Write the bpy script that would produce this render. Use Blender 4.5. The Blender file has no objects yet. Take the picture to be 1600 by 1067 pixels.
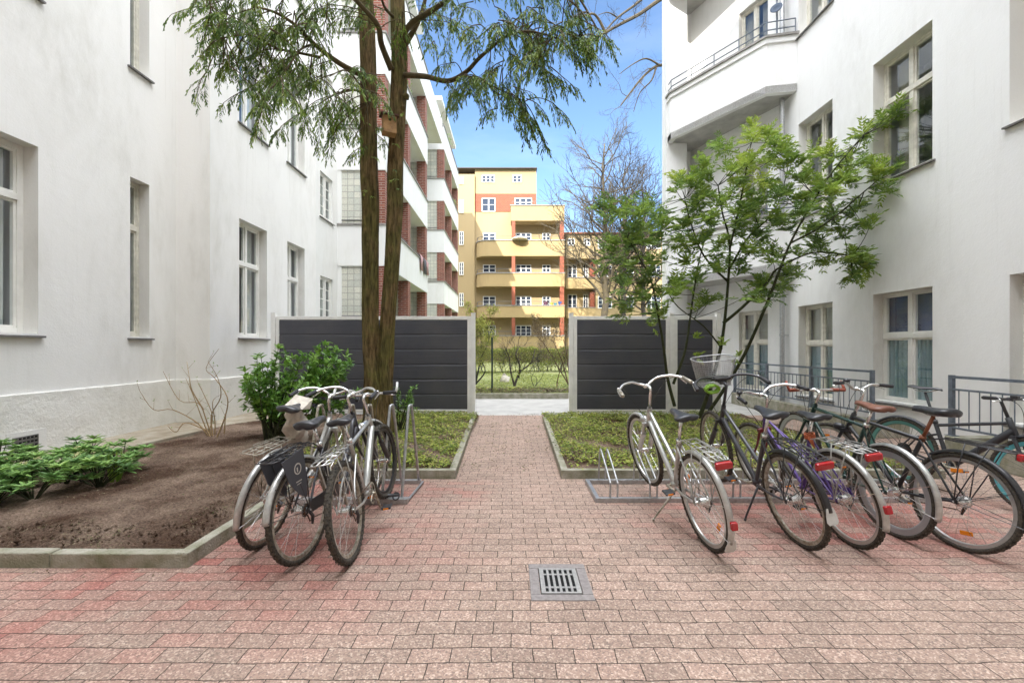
import bpy, math, random
import numpy as np
from math import radians as R, sin, cos, pi
from mathutils import Vector as V, Matrix

random.seed(7)
rng = np.random.default_rng(7)
S = bpy.context.scene

# ------------------------------------------------------------------ camera, world, sun, exposure
F = 665.0; EYE = 1.48; CX = 800.0; HY = 543.0        # focal length in px of the 1600 px photo, eye height
cam_d = bpy.data.cameras.new('camera'); cam = bpy.data.objects.new('camera', cam_d)
S.collection.objects.link(cam); S.camera = cam
cam.location = (0, 0, EYE); cam.rotation_euler = (R(90), 0, 0)
cam_d.sensor_width = 36; cam_d.lens = 36 * F / 1600
cam_d.shift_y = (HY - 533.5) / 1600
cam_d.clip_start = 0.05; cam_d.clip_end = 3000

SUN_DIR = V((-0.30, -0.93, 0.577)).normalized()       # towards the sun
w = bpy.data.worlds.new('World'); S.world = w; w.use_nodes = True
nt = w.node_tree; nt.nodes.clear()
out = nt.nodes.new('ShaderNodeOutputWorld'); bg = nt.nodes.new('ShaderNodeBackground')
FILL_CLOUD = 22.0
sky = nt.nodes.new('ShaderNodeTexSky'); sky.sky_type = 'NISHITA'; sky.sun_disc = False
sky.sun_elevation = math.asin(SUN_DIR.z); sky.sun_rotation = math.atan2(SUN_DIR.x, SUN_DIR.y)
sky.air_density = 1.0; sky.dust_density = 0.3; sky.ozone_density = 3.0; sky.altitude = 50
# a clear blue patch low ahead, bright broken cloud added out of view overhead and behind to light the yard (direction from Generated)
def WN(t, **k):
    n = nt.nodes.new('ShaderNode' + t)
    for q, v in k.items():
        if q in n.inputs: n.inputs[q].default_value = v
        else: setattr(n, q, v)
    return n
L_ = nt.links.new
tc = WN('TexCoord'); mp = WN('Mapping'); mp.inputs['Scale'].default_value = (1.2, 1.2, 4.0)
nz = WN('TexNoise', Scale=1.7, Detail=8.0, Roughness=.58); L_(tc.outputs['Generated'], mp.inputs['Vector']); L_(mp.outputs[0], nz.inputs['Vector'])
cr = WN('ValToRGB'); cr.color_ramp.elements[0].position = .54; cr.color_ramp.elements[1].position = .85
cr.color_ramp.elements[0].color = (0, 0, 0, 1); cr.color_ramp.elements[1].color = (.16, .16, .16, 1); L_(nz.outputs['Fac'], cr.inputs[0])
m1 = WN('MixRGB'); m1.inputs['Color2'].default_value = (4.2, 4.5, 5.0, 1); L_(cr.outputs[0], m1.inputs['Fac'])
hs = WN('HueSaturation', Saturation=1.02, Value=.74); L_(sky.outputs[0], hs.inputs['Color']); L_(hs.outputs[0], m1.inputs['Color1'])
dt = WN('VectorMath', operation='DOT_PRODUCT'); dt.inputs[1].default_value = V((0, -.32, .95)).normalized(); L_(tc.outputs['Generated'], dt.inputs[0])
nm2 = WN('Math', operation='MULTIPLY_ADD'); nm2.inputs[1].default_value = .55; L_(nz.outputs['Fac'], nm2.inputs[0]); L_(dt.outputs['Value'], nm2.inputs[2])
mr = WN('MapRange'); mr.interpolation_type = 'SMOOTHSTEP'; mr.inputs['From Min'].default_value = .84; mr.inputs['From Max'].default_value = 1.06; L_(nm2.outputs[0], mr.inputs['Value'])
mx = WN('MixRGB'); mx.inputs['Color2'].default_value = (FILL_CLOUD * .97, FILL_CLOUD * .99, FILL_CLOUD * 1.04, 1); L_(mr.outputs[0], mx.inputs['Fac']); L_(m1.outputs[0], mx.inputs['Color1'])
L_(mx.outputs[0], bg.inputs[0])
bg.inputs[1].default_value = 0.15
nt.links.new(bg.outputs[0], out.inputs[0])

sd = bpy.data.lights.new('sun', 'SUN'); sd.energy = 3.5; sd.angle = R(0.5); sd.color = (1, .95, .87)
sun = bpy.data.objects.new('sun', sd); S.collection.objects.link(sun)
sun.rotation_euler = (-SUN_DIR).to_track_quat('-Z', 'Y').to_euler(); sun.location = (-10, -20, 30)

S.view_settings.view_transform = 'Standard'; S.view_settings.look = 'None'
S.view_settings.gamma = 1; S.view_settings.use_curve_mapping = False
S.view_settings.exposure = 1.58
S.render.engine = 'CYCLES'
S.cycles.use_denoising = True
S.cycles.max_bounces = 10; S.cycles.diffuse_bounces = 6; S.cycles.glossy_bounces = 4
S.cycles.transparent_max_bounces = 12; S.cycles.transmission_bounces = 4
S.cycles.caustics_reflective = False; S.cycles.caustics_refractive = False
S.cycles.sample_clamp_indirect = 6

def at(x, y, Y):                      # photo pixel + distance -> point of the place (used once, for measuring)
    return V(((x - CX) * Y / F, Y, EYE - (y - HY) * Y / F))

# ------------------------------------------------------------------ materials
MATS = {}
class N:
    def __init__(s, name):
        s.m = bpy.data.materials.new(name); s.m.use_nodes = True; s.t = s.m.node_tree
        s.p = s.t.nodes['Principled BSDF']; MATS[name] = s.m
    def n(s, typ, **k):
        nd = s.t.nodes.new('ShaderNode' + typ)
        for a, b in k.items():
            if a in nd.inputs: nd.inputs[a].default_value = b
            else: setattr(nd, a, b)
        return nd
    def l(s, a, b): s.t.links.new(a, b)
    def set(s, **k):
        for a, b in k.items(): s.p.inputs[a.replace('_', ' ')].default_value = b
def c4(c): return (c[0], c[1], c[2], 1)

def simple(name, col, rough=.5, metal=0, noise=0, nscale=8, bump=0, bscale=60, col2=None, spec=.5, coat=0):
    a = N(name); a.set(Base_Color=c4(col), Roughness=rough, Metallic=metal)
    a.p.inputs['Specular IOR Level'].default_value = spec
    if coat: a.p.inputs['Coat Weight'].default_value = coat
    if noise:
        tcn = a.n('TexCoord'); nn = a.n('TexNoise', Scale=nscale, Detail=6.0, Roughness=.6)
        a.l(tcn.outputs['Object'], nn.inputs['Vector'])
        mr = a.n('MapRange'); mr.inputs['From Min'].default_value = .35; mr.inputs['From Max'].default_value = .68
        a.l(nn.outputs['Fac'], mr.inputs['Value'])
        mi = a.n('MixRGB'); c2 = col2 or tuple(x * (1 - noise) for x in col)
        mi.inputs['Color1'].default_value = c4(col); mi.inputs['Color2'].default_value = c4(c2)
        a.l(mr.outputs[0], mi.inputs['Fac']); a.l(mi.outputs[0], a.p.inputs['Base Color'])
    if bump:
        tcn = a.n('TexCoord'); nn = a.n('TexNoise', Scale=bscale, Detail=4.0)
        a.l(tcn.outputs['Object'], nn.inputs['Vector'])
        b = a.n('Bump', Strength=bump, Distance=.01); a.l(nn.outputs['Fac'], b.inputs['Height'])
        a.l(b.outputs[0], a.p.inputs['Normal'])
    return a.m

def plaster(name, col, stain, amt=.55, streak=True, bump=.25, bscale=45, zs=.35):
    a = N(name); a.set(Roughness=.88); a.p.inputs['Specular IOR Level'].default_value = .2
    g = a.n('NewGeometry')
    m1 = a.n('Mapping'); m1.inputs['Scale'].default_value = (1, 1, zs); a.l(g.outputs['Position'], m1.inputs['Vector'])
    n1 = a.n('TexNoise', Scale=.9, Detail=8.0, Roughness=.62, Distortion=.6); a.l(m1.outputs[0], n1.inputs['Vector'])
    r1 = a.n('MapRange'); r1.inputs['From Min'].default_value = .42; r1.inputs['From Max'].default_value = .72; a.l(n1.outputs['Fac'], r1.inputs['Value'])
    n2 = a.n('TexNoise', Scale=6.0, Detail=6.0, Roughness=.7); a.l(m1.outputs[0], n2.inputs['Vector'])
    r2 = a.n('MapRange'); r2.inputs['From Min'].default_value = .3; r2.inputs['From Max'].default_value = .8; a.l(n2.outputs['Fac'], r2.inputs['Value'])
    mu = a.n('Math', operation='MULTIPLY'); a.l(r1.outputs[0], mu.inputs[0]); a.l(r2.outputs[0], mu.inputs[1])
    mu2 = a.n('Math', operation='MULTIPLY'); a.l(mu.outputs[0], mu2.inputs[0]); mu2.inputs[1].default_value = amt * 2
    mi = a.n('MixRGB'); mi.inputs['Color1'].default_value = c4(col); mi.inputs['Color2'].default_value = c4(stain)
    mu2.use_clamp = True
    ms_ = a.n('Mapping'); ms_.inputs['Scale'].default_value = (1, 1, .035); a.l(g.outputs['Position'], ms_.inputs['Vector'])
    ns = a.n('TexNoise', Scale=9.0, Detail=4.0, Roughness=.7); a.l(ms_.outputs[0], ns.inputs['Vector'])
    rs = a.n('MapRange'); rs.inputs['From Min'].default_value = .56; rs.inputs['From Max'].default_value = .74; rs.inputs['To Max'].default_value = .8; a.l(ns.outputs['Fac'], rs.inputs['Value'])
    sm1 = a.n('Math', operation='MULTIPLY'); a.l(rs.outputs[0], sm1.inputs[0]); a.l(r2.outputs[0], sm1.inputs[1])
    sm2 = a.n('Math', operation='MAXIMUM'); a.l(sm1.outputs[0], sm2.inputs[0]); a.l(mu2.outputs[0], sm2.inputs[1])
    a.l(sm2.outputs[0], mi.inputs['Fac'])
    a.l(mi.outputs[0], a.p.inputs['Base Color'])
    n3 = a.n('TexNoise', Scale=bscale, Detail=5.0, Roughness=.65); a.l(g.outputs['Position'], n3.inputs['Vector'])
    n4 = a.n('TexNoise', Scale=3.0, Detail=3.0); a.l(g.outputs['Position'], n4.inputs['Vector'])
    ad = a.n('Math', operation='MULTIPLY_ADD'); ad.inputs[1].default_value = 2.5
    a.l(n4.outputs['Fac'], ad.inputs[0]); a.l(n3.outputs['Fac'], ad.inputs[2])
    b = a.n('Bump', Strength=bump, Distance=.012); a.l(ad.outputs[0], b.inputs['Height']); a.l(b.outputs[0], a.p.inputs['Normal'])
    return a.m

def bricky(name, c1, c2, mortar, bw, bh, off, msize, rough=.8, bump=.5, spec=.3, dist=0.0):
    a = N(name); a.set(Roughness=rough); a.p.inputs['Specular IOR Level'].default_value = spec
    uv = a.n('UVMap'); b = a.n('TexBrick'); b.offset = off; b.squash = 1
    b.inputs['Scale'].default_value = 1; b.inputs['Brick Width'].default_value = bw; b.inputs['Row Height'].default_value = bh
    b.inputs['Mortar Size'].default_value = msize; b.inputs['Mortar Smooth'].default_value = .3
    b.inputs['Color1'].default_value = c4(c1); b.inputs['Color2'].default_value = c4(c2); b.inputs['Mortar'].default_value = c4(mortar)
    a.l(uv.outputs[0], b.inputs['Vector'])
    n = a.n('TexNoise', Scale=25.0, Detail=5.0); a.l(uv.outputs[0], n.inputs['Vector'])
    hs = a.n('HueSaturation'); mr = a.n('MapRange'); mr.inputs['To Min'].default_value = .65; mr.inputs['To Max'].default_value = 1.35
    a.l(n.outputs['Fac'], mr.inputs['Value']); a.l(mr.outputs[0], hs.inputs['Value']); a.l(b.outputs['Color'], hs.inputs['Color'])
    a.l(hs.outputs[0], a.p.inputs['Base Color'])
    bp = a.n('Bump', Strength=bump, Distance=.01); bp.invert = True; a.l(b.outputs['Fac'], bp.inputs['Height']); a.l(bp.outputs[0], a.p.inputs['Normal'])
    return a.m

def leafmat(name, cols, rough=.45, transl=.25, spec=.4):
    a = N(name); a.set(Roughness=rough); a.p.inputs['Specular IOR Level'].default_value = spec
    at_ = a.n('Attribute'); at_.attribute_name = 'rnd'
    r = a.n('ValToRGB'); e = r.color_ramp.elements
    e[0].color = c4(cols[0]); e[1].color = c4(cols[-1])
    for i, c in enumerate(cols[1:-1]):
        x = e.new((i + 1) / (len(cols) - 1)); x.color = c4(c)
    a.l(at_.outputs['Fac'], r.inputs[0]); a.l(r.outputs[0], a.p.inputs['Base Color'])
    tr = a.n('BsdfTranslucent'); a.l(r.outputs[0], tr.inputs['Color'])
    ms = a.n('MixShader', Fac=transl); o = a.t.nodes['Material Output']
    a.l(a.p.outputs[0], ms.inputs[1]); a.l(tr.outputs[0], ms.inputs[2]); a.l(ms.outputs[0], o.inputs[0])
    return a.m

M = {}
M['white'] = plaster('white_plaster', (.785, .775, .75), (.60, .585, .54), amt=.62)
M['whiter'] = plaster('cool_white_plaster', (.78, .78, .77), (.62, .615, .59), amt=.55)
M['reveal'] = plaster('reveal_plaster', (.74, .73, .70), (.5, .48, .43), amt=.6)
M['plinth'] = plaster('plinth_render', (.77, .755, .71), (.54, .52, .44), amt=.6, bump=.9, bscale=22, zs=.8)
M['bwhite'] = plaster('balcony_plaster', (.74, .74, .72), (.62, .61, .56), amt=.5)
M['yellow'] = plaster('ochre_plaster', (.35, .26, .13), (.29, .21, .105), amt=.4, bump=.1)
M['yellow2'] = plaster('pale_ochre_plaster', (.345, .262, .14), (.29, .22, .115), amt=.3, bump=.1)
M['rearw'] = plaster('cream_plaster', (.72, .66, .52), (.5, .45, .35), amt=.4)
M['brick'] = bricky('red_brick', (.17, .048, .034), (.26, .08, .052), (.32, .26, .21), .25, .075, .5, .011)
M['brick_far'] = bricky('orange_brick', (.28, .065, .03), (.21, .05, .025), (.24, .14, .1), .25, .075, .5, .008)
M['glassblock'] = bricky('glass_blocks', (.62, .61, .52), (.50, .51, .45), (.36, .36, .32), .2, .2, 0, .012, rough=.12, bump=.9, spec=.6)
M['winwhite'] = simple('window_paint', (.78, .77, .73), .45, noise=.12, nscale=5)
M['winframe'] = simple('aged_window_paint', (.72, .69, .60), .5, noise=.25, nscale=9)
M['sill'] = simple('zinc_sill', (.20, .19, .18), .5, .3, noise=.4, nscale=12)
M['alu'] = simple('anodised_aluminium', (.84, .83, .81), .5, .0, noise=.12, nscale=6)
M['steel'] = simple('galvanised_steel', (.50, .51, .52), .38, .75, noise=.35, nscale=30)
M['rail'] = simple('blue_grey_rail_paint', (.17, .20, .24), .5, .2, noise=.35, nscale=14)
M['railp'] = simple('balcony_rail_paint', (.12, .12, .12), .5)
M['concrete'] = simple('kerb_concrete', (.36, .34, .28), .9, noise=.45, nscale=6, bump=.8, bscale=70, col2=(.17, .17, .10))
M['stucco_soffit'] = simple('soffit_concrete', (.47, .46, .43), .9, noise=.3, nscale=3, bump=.5, bscale=25)
M['coping'] = simple('coping_sheet', (.30, .29, .27), .6, .2, noise=.3, nscale=10)
M['chrome'] = simple('chrome', (.75, .75, .74), .18, 1)
M['silver'] = simple('silver_bike_paint', (.56, .56, .54), .28, .7, noise=.15, nscale=20)
M['dirty_silver'] = simple('dull_bike_alloy', (.5, .48, .42), .45, .55, noise=.5, nscale=35, col2=(.2, .16, .1))
M['mudsilver'] = simple('worn_mudguard_alloy', (.62, .62, .60), .32, .6, noise=.35, nscale=18)
M['rubber'] = simple('tyre_rubber', (.030, .029, .028), .85, noise=.7, nscale=60, col2=(.10, .085, .065), spec=.25)
M['gum'] = simple('tan_tyre_rubber', (.26, .2, .13), .85, noise=.5, nscale=40)
M['black'] = simple('black_bike_paint', (.022, .022, .025), .38, coat=.3)
M['matte'] = simple('matt_graphite_paint', (.035, .037, .042), .5)
M['darkgrey'] = simple('gunmetal_bike_paint', (.09, .09, .10), .3, .5)
M['green'] = simple('dark_green_bike_paint', (.010, .040, .032), .25, .1, coat=.5)
M['purple'] = simple('purple_bike_paint', (.10, .055, .24), .3, .2, coat=.4)
M['darkred'] = simple('dark_red_bike_paint', (.16, .012, .02), .35, coat=.3)
M['teal'] = simple('turquoise_rim_paint', (.10, .38, .43), .4)
M['tealdark'] = simple('dull_teal_rim_paint', (.07, .19, .17), .4)
M['greyrim'] = simple('deep_grey_rim', (.36, .37, .38), .4, .4)
M['blackrim'] = simple('black_rim', (.03, .03, .03), .4, .3)
M['saddle'] = simple('black_saddle_vinyl', (.020, .021, .025), .36, noise=.5, nscale=30, col2=(.045, .045, .05))
M['saddlebrown'] = simple('brown_saddle_leather', (.20, .085, .055), .42, noise=.3, nscale=20)
M['leather'] = simple('orange_brown_leather', (.22, .07, .03), .5)
M['grip'] = simple('grip_rubber', (.03, .03, .033), .7)
M['browngrip'] = simple('red_brown_grip', (.26, .06, .03), .5)
M['red'] = simple('red_reflector', (.38, .008, .012), .12, coat=.6)
M['orange'] = simple('orange_reflector', (.85, .25, .015), .2, coat=.6)
M['plasticwhite'] = simple('white_plastic', (.6, .6, .58), .35, noise=.15)
M['bag'] = simple('crumpled_white_bag', (.62, .56, .47), .45, noise=.35, nscale=14, bump=1, bscale=18)
M['clothdark'] = simple('dark_dress_guard', (.055, .055, .065), .6)
M['emblem'] = simple('pale_emblem_print', (.45, .42, .38), .6)
M['lime'] = simple('lime_green_sleeve', (.22, .42, .03), .5)
M['rust'] = simple('rusty_chain', (.09, .05, .03), .6, .5)
M['bark'] = simple('yew_bark', (.115, .082, .038), .95, noise=.6, nscale=7, bump=1, bscale=14, col2=(.055, .045, .018))
a = N('yew_bark_ridged'); a.set(Roughness=.95); a.p.inputs['Specular IOR Level'].default_value = .15
g = a.n('NewGeometry'); m1 = a.n('Mapping'); m1.inputs['Scale'].default_value = (1, 1, .16); a.l(g.outputs['Position'], m1.inputs['Vector'])
n1 = a.n('TexNoise', Scale=26.0, Detail=6.0, Roughness=.7, Distortion=.4); a.l(m1.outputs[0], n1.inputs['Vector'])
n2 = a.n('TexNoise', Scale=2.6, Detail=4.0); a.l(g.outputs['Position'], n2.inputs['Vector'])
r1 = a.n('ValToRGB'); e = r1.color_ramp.elements; e[0].position = .35; e[0].color = (.045, .032, .014, 1); e[1].position = .66; e[1].color = (.24, .165, .08, 1)
r2 = a.n('ValToRGB'); e = r2.color_ramp.elements; e[0].position = .35; e[0].color = (.04, .034, .014, 1); e[1].position = .66; e[1].color = (.17, .15, .05, 1)
a.l(n1.outputs['Fac'], r1.inputs[0]); a.l(n1.outputs['Fac'], r2.inputs[0])
mr = a.n('MapRange'); mr.inputs['From Min'].default_value = .42; mr.inputs['From Max'].default_value = .58; a.l(n2.outputs['Fac'], mr.inputs['Value'])
mi = a.n('MixRGB'); a.l(mr.outputs[0], mi.inputs['Fac']); a.l(r1.outputs[0], mi.inputs['Color1']); a.l(r2.outputs[0], mi.inputs['Color2']); a.l(mi.outputs[0], a.p.inputs['Base Color'])
b = a.n('Bump', Strength=1.0, Distance=.03); a.l(n1.outputs['Fac'], b.inputs['Height']); a.l(b.outputs[0], a.p.inputs['Normal'])
M['barkridge'] = a.m
M['moss'] = simple('mossy_thin_bark', (.045, .052, .018), .95, noise=.5, nscale=12, bump=.6, bscale=50)
M['barkgrey'] = simple('grey_bare_bark', (.042, .035, .028), .9, noise=.4, nscale=5)
M['barkyellow'] = simple('lichen_bare_bark', (.075, .058, .028), .9, noise=.45, nscale=3, col2=(.04, .034, .027))
M['twig'] = simple('straw_twig', (.38, .26, .13), .8, noise=.3, nscale=20)
M['wood'] = simple('nest_box_wood', (.42, .24, .10), .75, noise=.4, nscale=14)
M['roofbrown'] = simple('nest_box_roof', (.09, .035, .025), .8)
M['hole'] = simple('dark_hole', (.004, .004, .004), 1)
M['curtain'] = simple('white_curtain', (.62, .62, .60), .9, noise=.15, nscale=3)
M['blind'] = simple('beige_blind', (.42, .38, .31), .9, noise=.2, nscale=2)
M['dark'] = simple('dim_room', (.30, .30, .31), .9)
M['bluefilm'] = simple('teal_window_film', (.15, .225, .255), .25, noise=.3, nscale=2, col2=(.23, .30, .31))
M['deepblue'] = simple('deep_blue_curtain', (.035, .07, .20), .6, noise=.5, nscale=2.5, col2=(.14, .12, .15))
M['pink'] = simple('pale_pink_cloth', (.55, .34, .34), .9, noise=.3)
M['cloth2'] = simple('grey_cloth', (.12, .12, .13), .9)
M['terracotta'] = simple('roof_tiles', (.30, .10, .05), .8, noise=.3)
M['roof'] = simple('roofing_felt', (.10, .09, .085), .9)
M['pot_p'] = simple('plum_pot', (.10, .04, .07), .6); M['pot_y'] = simple('lime_pot', (.35, .36, .05), .6)
M['pot_t'] = simple('teal_pot', (.05, .2, .25), .6); M['pot_b'] = simple('blue_pot', (.03, .07, .25), .6)
M['parasol'] = simple('pale_parasol', (.6, .56, .48), .8)
M['bluemetal'] = simple('blue_enamel', (.012, .035, .075), .6)
M['flower'] = simple('cream_flower_heads', (.62, .60, .30), .8, noise=.3, nscale=60)
M['pinkp'] = simple('pink_print', (.5, .2, .22), .5)
M['yew'] = leafmat('yew_needles', [(.05, .10, .022), (.11, .19, .03), (.20, .29, .045), (.32, .37, .07)], .5, .4)
M['photinia'] = leafmat('glossy_pinnate_leaves', [(.06, .10, .04), (.13, .22, .055), (.25, .36, .06), (.42, .50, .09)], .36, .4)
M['laurel'] = leafmat('glossy_laurel_leaves', [(.06, .14, .03), (.14, .30, .05), (.27, .46, .08), (.42, .58, .14)], .28, .25, .55)
M['skimmia'] = leafmat('blue_green_leaves', [(.07, .15, .045), (.14, .27, .07), (.24, .39, .10), (.40, .50, .15)], .4, .2)
M['blade'] = leafmat('fresh_bulb_leaves', [(.18, .30, .04), (.28, .40, .06)], .45, .4)
M['cover'] = leafmat('ground_cover_leaves', [(.07, .12, .025), (.17, .24, .035), (.30, .36, .05), (.44, .46, .09), (.22, .17, .10)], .6, .3)
M['grass'] = leafmat('lawn_grass', [(.15, .20, .05), (.25, .30, .07), (.36, .37, .10)], .7, .3)
M['hedge'] = leafmat('spring_hedge_leaves', [(.16, .19, .05), (.30, .33, .07), (.42, .42, .10)], .6, .3)
M['litter'] = leafmat('dry_leaf_litter', [(.10, .07, .045), (.2, .15, .09), (.28, .23, .15), (.09, .12, .03)], .9, .05)

def glass(name, tint=(.9, .95, .95)):
    a = N(name); o = a.t.nodes['Material Output']
    tr = a.n('BsdfTransparent'); tr.inputs['Color'].default_value = c4(tint)
    gl = a.n('BsdfGlossy'); gl.inputs['Roughness'].default_value = .015; gl.inputs['Color'].default_value = (.95, .97, 1, 1)
    fr = a.n('Fresnel', IOR=2.1); tcn = a.n('NewGeometry'); nn = a.n('TexNoise', Scale=1.3, Detail=1.0)
    a.l(tcn.outputs['Position'], nn.inputs['Vector']); b = a.n('Bump', Strength=.06, Distance=.05)
    a.l(nn.outputs['Fac'], b.inputs['Height']); a.l(b.outputs[0], gl.inputs['Normal'])
    ib = a.n('Math', operation='SUBTRACT'); ib.inputs[0].default_value = 1; a.l(tcn.outputs['Backfacing'], ib.inputs[1]); fm_ = a.n('Math', operation='MULTIPLY'); a.l(fr.outputs[0], fm_.inputs[0]); a.l(ib.outputs[0], fm_.inputs[1])
    ms = a.n('MixShader'); a.l(fm_.outputs[0], ms.inputs[0]); a.l(tr.outputs[0], ms.inputs[1]); a.l(gl.outputs[0], ms.inputs[2])
    a.l(ms.outputs[0], o.inputs[0]); return a.m
M['glass'] = glass('window_glass')
M['farglass'] = simple('far_window_glass', (.035, .045, .065), .12, spec=.35)

# fence boards: wood-plastic composite, streaky
a = N('charcoal_composite_boards'); a.set(Roughness=.55)
g = a.n('NewGeometry'); m1 = a.n('Mapping'); m1.inputs['Scale'].default_value = (1.5, 1, 60); a.l(g.outputs['Position'], m1.inputs['Vector'])
n1 = a.n('TexNoise', Scale=1.0, Detail=5.0); a.l(m1.outputs[0], n1.inputs['Vector'])
r = a.n('ValToRGB'); r.color_ramp.elements[0].color = (.040, .041, .054, 1); r.color_ramp.elements[1].color = (.072, .073, .092, 1)
a.l(n1.outputs['Fac'], r.inputs[0]); a.l(r.outputs[0], a.p.inputs['Base Color'])
b = a.n('Bump', Strength=.15, Distance=.004); a.l(n1.outputs['Fac'], b.inputs['Height']); a.l(b.outputs[0], a.p.inputs['Normal'])
n2 = a.n('TexNoise', Scale=1.1, Detail=5.0, Roughness=.65); a.l(g.outputs['Position'], n2.inputs['Vector'])
mr = a.n('MapRange'); mr.inputs['From Min'].default_value = .4; mr.inputs['From Max'].default_value = .75; mr.inputs['To Max'].default_value = .45; a.l(n2.outputs['Fac'], mr.inputs['Value'])
mi = a.n('MixRGB'); mi.inputs['Color2'].default_value = (.12, .115, .115, 1); a.l(mr.outputs[0], mi.inputs['Fac']); a.l(r.outputs[0], mi.inputs['Color1']); a.l(mi.outputs[0], a.p.inputs['Base Color'])
M['boards'] = a.m

# soil
a = N('garden_soil'); a.set(Roughness=.97); a.p.inputs['Specular IOR Level'].default_value = .1
g = a.n('NewGeometry'); n1 = a.n('TexNoise', Scale=.9, Detail=6.0, Roughness=.6); n2 = a.n('TexNoise', Scale=55.0, Detail=8.0, Roughness=.75)
a.l(g.outputs['Position'], n1.inputs['Vector']); a.l(g.outputs['Position'], n2.inputs['Vector'])
r1 = a.n('ValToRGB'); r1.color_ramp.elements[0].position = .42; r1.color_ramp.elements[1].position = .58
r1.color_ramp.elements[0].color = (.075, .045, .03, 1); r1.color_ramp.elements[1].color = (.22, .16, .12, 1)
a.l(n1.outputs['Fac'], r1.inputs[0])
r2 = a.n('MapRange'); r2.inputs['From Min'].default_value = .3; r2.inputs['From Max'].default_value = .7; r2.inputs['To Min'].default_value = .3; r2.inputs['To Max'].default_value = 2.1
a.l(n2.outputs['Fac'], r2.inputs['Value']); hs = a.n('HueSaturation'); a.l(r1.outputs[0], hs.inputs['Color']); a.l(r2.outputs[0], hs.inputs['Value'])
a.l(hs.outputs[0], a.p.inputs['Base Color']); b = a.n('Bump', Strength=1, Distance=.03); a.l(n2.outputs['Fac'], b.inputs['Height']); a.l(b.outputs[0], a.p.inputs['Normal'])
M['soil'] = a.m
M['lawn'] = simple('lawn_soil', (.17, .20, .06), 1, noise=.5, nscale=3, bump=.6, bscale=40, col2=(.25, .25, .10))
M['earth'] = simple('outer_ground', (.16, .14, .1), 1, noise=.4, nscale=.5)
M['alley'] = simple('pale_concrete_path', (.42, .41, .385), .85, noise=.25, nscale=2.5, bump=.3, bscale=60)
M['strip'] = simple('gravelly_strip', (.36, .32, .25), .95, noise=.4, nscale=4, bump=.8, bscale=60, col2=(.24, .19, .13))

# pavers
a = N('worn_red_pavers'); a.set(Roughness=.86); a.p.inputs['Specular IOR Level'].default_value = .25
g = a.n('NewGeometry'); POS = g.outputs['Position']
nd = a.n('TexNoise', Scale=2.2, Detail=3.0); a.l(POS, nd.inputs['Vector'])
sb = a.n('VectorMath', operation='SUBTRACT'); sb.inputs[1].default_value = (.5, .5, .5); a.l(nd.outputs['Color'], sb.inputs[0])
sc = a.n('VectorMath', operation='SCALE'); sc.inputs['Scale'].default_value = .05; a.l(sb.outputs[0], sc.inputs[0])
nd2 = a.n('TexNoise', Scale=30.0, Detail=2.0); a.l(POS, nd2.inputs['Vector'])
sb2 = a.n('VectorMath', operation='SUBTRACT'); sb2.inputs[1].default_value = (.5, .5, .5); a.l(nd2.outputs['Color'], sb2.inputs[0])
sc2 = a.n('VectorMath', operation='SCALE'); sc2.inputs['Scale'].default_value = .006; a.l(sb2.outputs[0], sc2.inputs[0])
av = a.n('VectorMath', operation='ADD'); a.l(POS, av.inputs[0]); a.l(sc.outputs[0], av.inputs[1])
av2 = a.n('VectorMath', operation='ADD'); a.l(av.outputs[0], av2.inputs[0]); a.l(sc2.outputs[0], av2.inputs[1])
br = a.n('TexBrick'); br.offset = .5; br.inputs['Scale'].default_value = 1; br.inputs['Brick Width'].default_value = .2; br.inputs['Row Height'].default_value = .1
br.inputs['Mortar Size'].default_value = .0028; br.inputs['Mortar Smooth'].default_value = .25
br.inputs['Color1'].default_value = (0, 0, 0, 1); br.inputs['Color2'].default_value = (1, 1, 1, 1); br.inputs['Mortar'].default_value = (.5, .5, .5, 1)
a.l(av2.outputs[0], br.inputs['Vector'])
sx = a.n('SeparateXYZ'); a.l(POS, sx.inputs[0])
def patch(cx, cy, rx, ry):          # worn-through surface layer: where feet do not wear the red top off
    m = a.n('Mapping'); m.inputs['Location'].default_value = (-cx / rx, -cy / ry, 0); m.inputs['Scale'].default_value = (1 / rx, 1 / ry, 0)
    a.l(POS, m.inputs['Vector']); ln = a.n('VectorMath', operation='LENGTH'); a.l(m.outputs[0], ln.inputs[0])
    mr = a.n('MapRange'); mr.inputs['From Min'].default_value = 1.15; mr.inputs['From Max'].default_value = .35; a.l(ln.outputs['Value'], mr.inputs['Value'])
    return mr.outputs[0]
p1 = patch(-2.0, 3.1, 1.7, 1.2); p2 = patch(2.9, 3.7, 2.1, 1.0); p3 = patch(-1.5, 4.4, 1.3, .7); p4 = patch(-3.2, 1.9, 2.0, 1.1)
def mth(op, x, y, clamp=False):
    m = a.n('Math', operation=op); m.use_clamp = clamp
    for i, q in enumerate((x, y)):
        if hasattr(q, 'links'): a.l(q, m.inputs[i])
        else: m.inputs[i].default_value = q
    return m.outputs[0]
pm = mth('MAXIMUM', mth('MAXIMUM', p1, p2), mth('MAXIMUM', p3, mth('MULTIPLY', p4, .7)))
nl = a.n('TexNoise', Scale=1.6, Detail=5.0, Roughness=.6); a.l(POS, nl.inputs['Vector'])
nlr = a.n('MapRange'); nlr.inputs['From Min'].default_value = .3; nlr.inputs['From Max'].default_value = .7; a.l(nl.outputs['Fac'], nlr.inputs['Value'])
brv = mth('SUBTRACT', br.outputs['Color'], .5)
nq = a.n('TexNoise', Scale=4.5, Detail=3.0); a.l(av.outputs[0], nq.inputs['Vector'])
wear = mth('ADD', mth('MULTIPLY', nlr.outputs[0], .55), mth('ADD', mth('MULTIPLY', brv, .65), mth('MULTIPLY', nq.outputs['Fac'], .7)))
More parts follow.
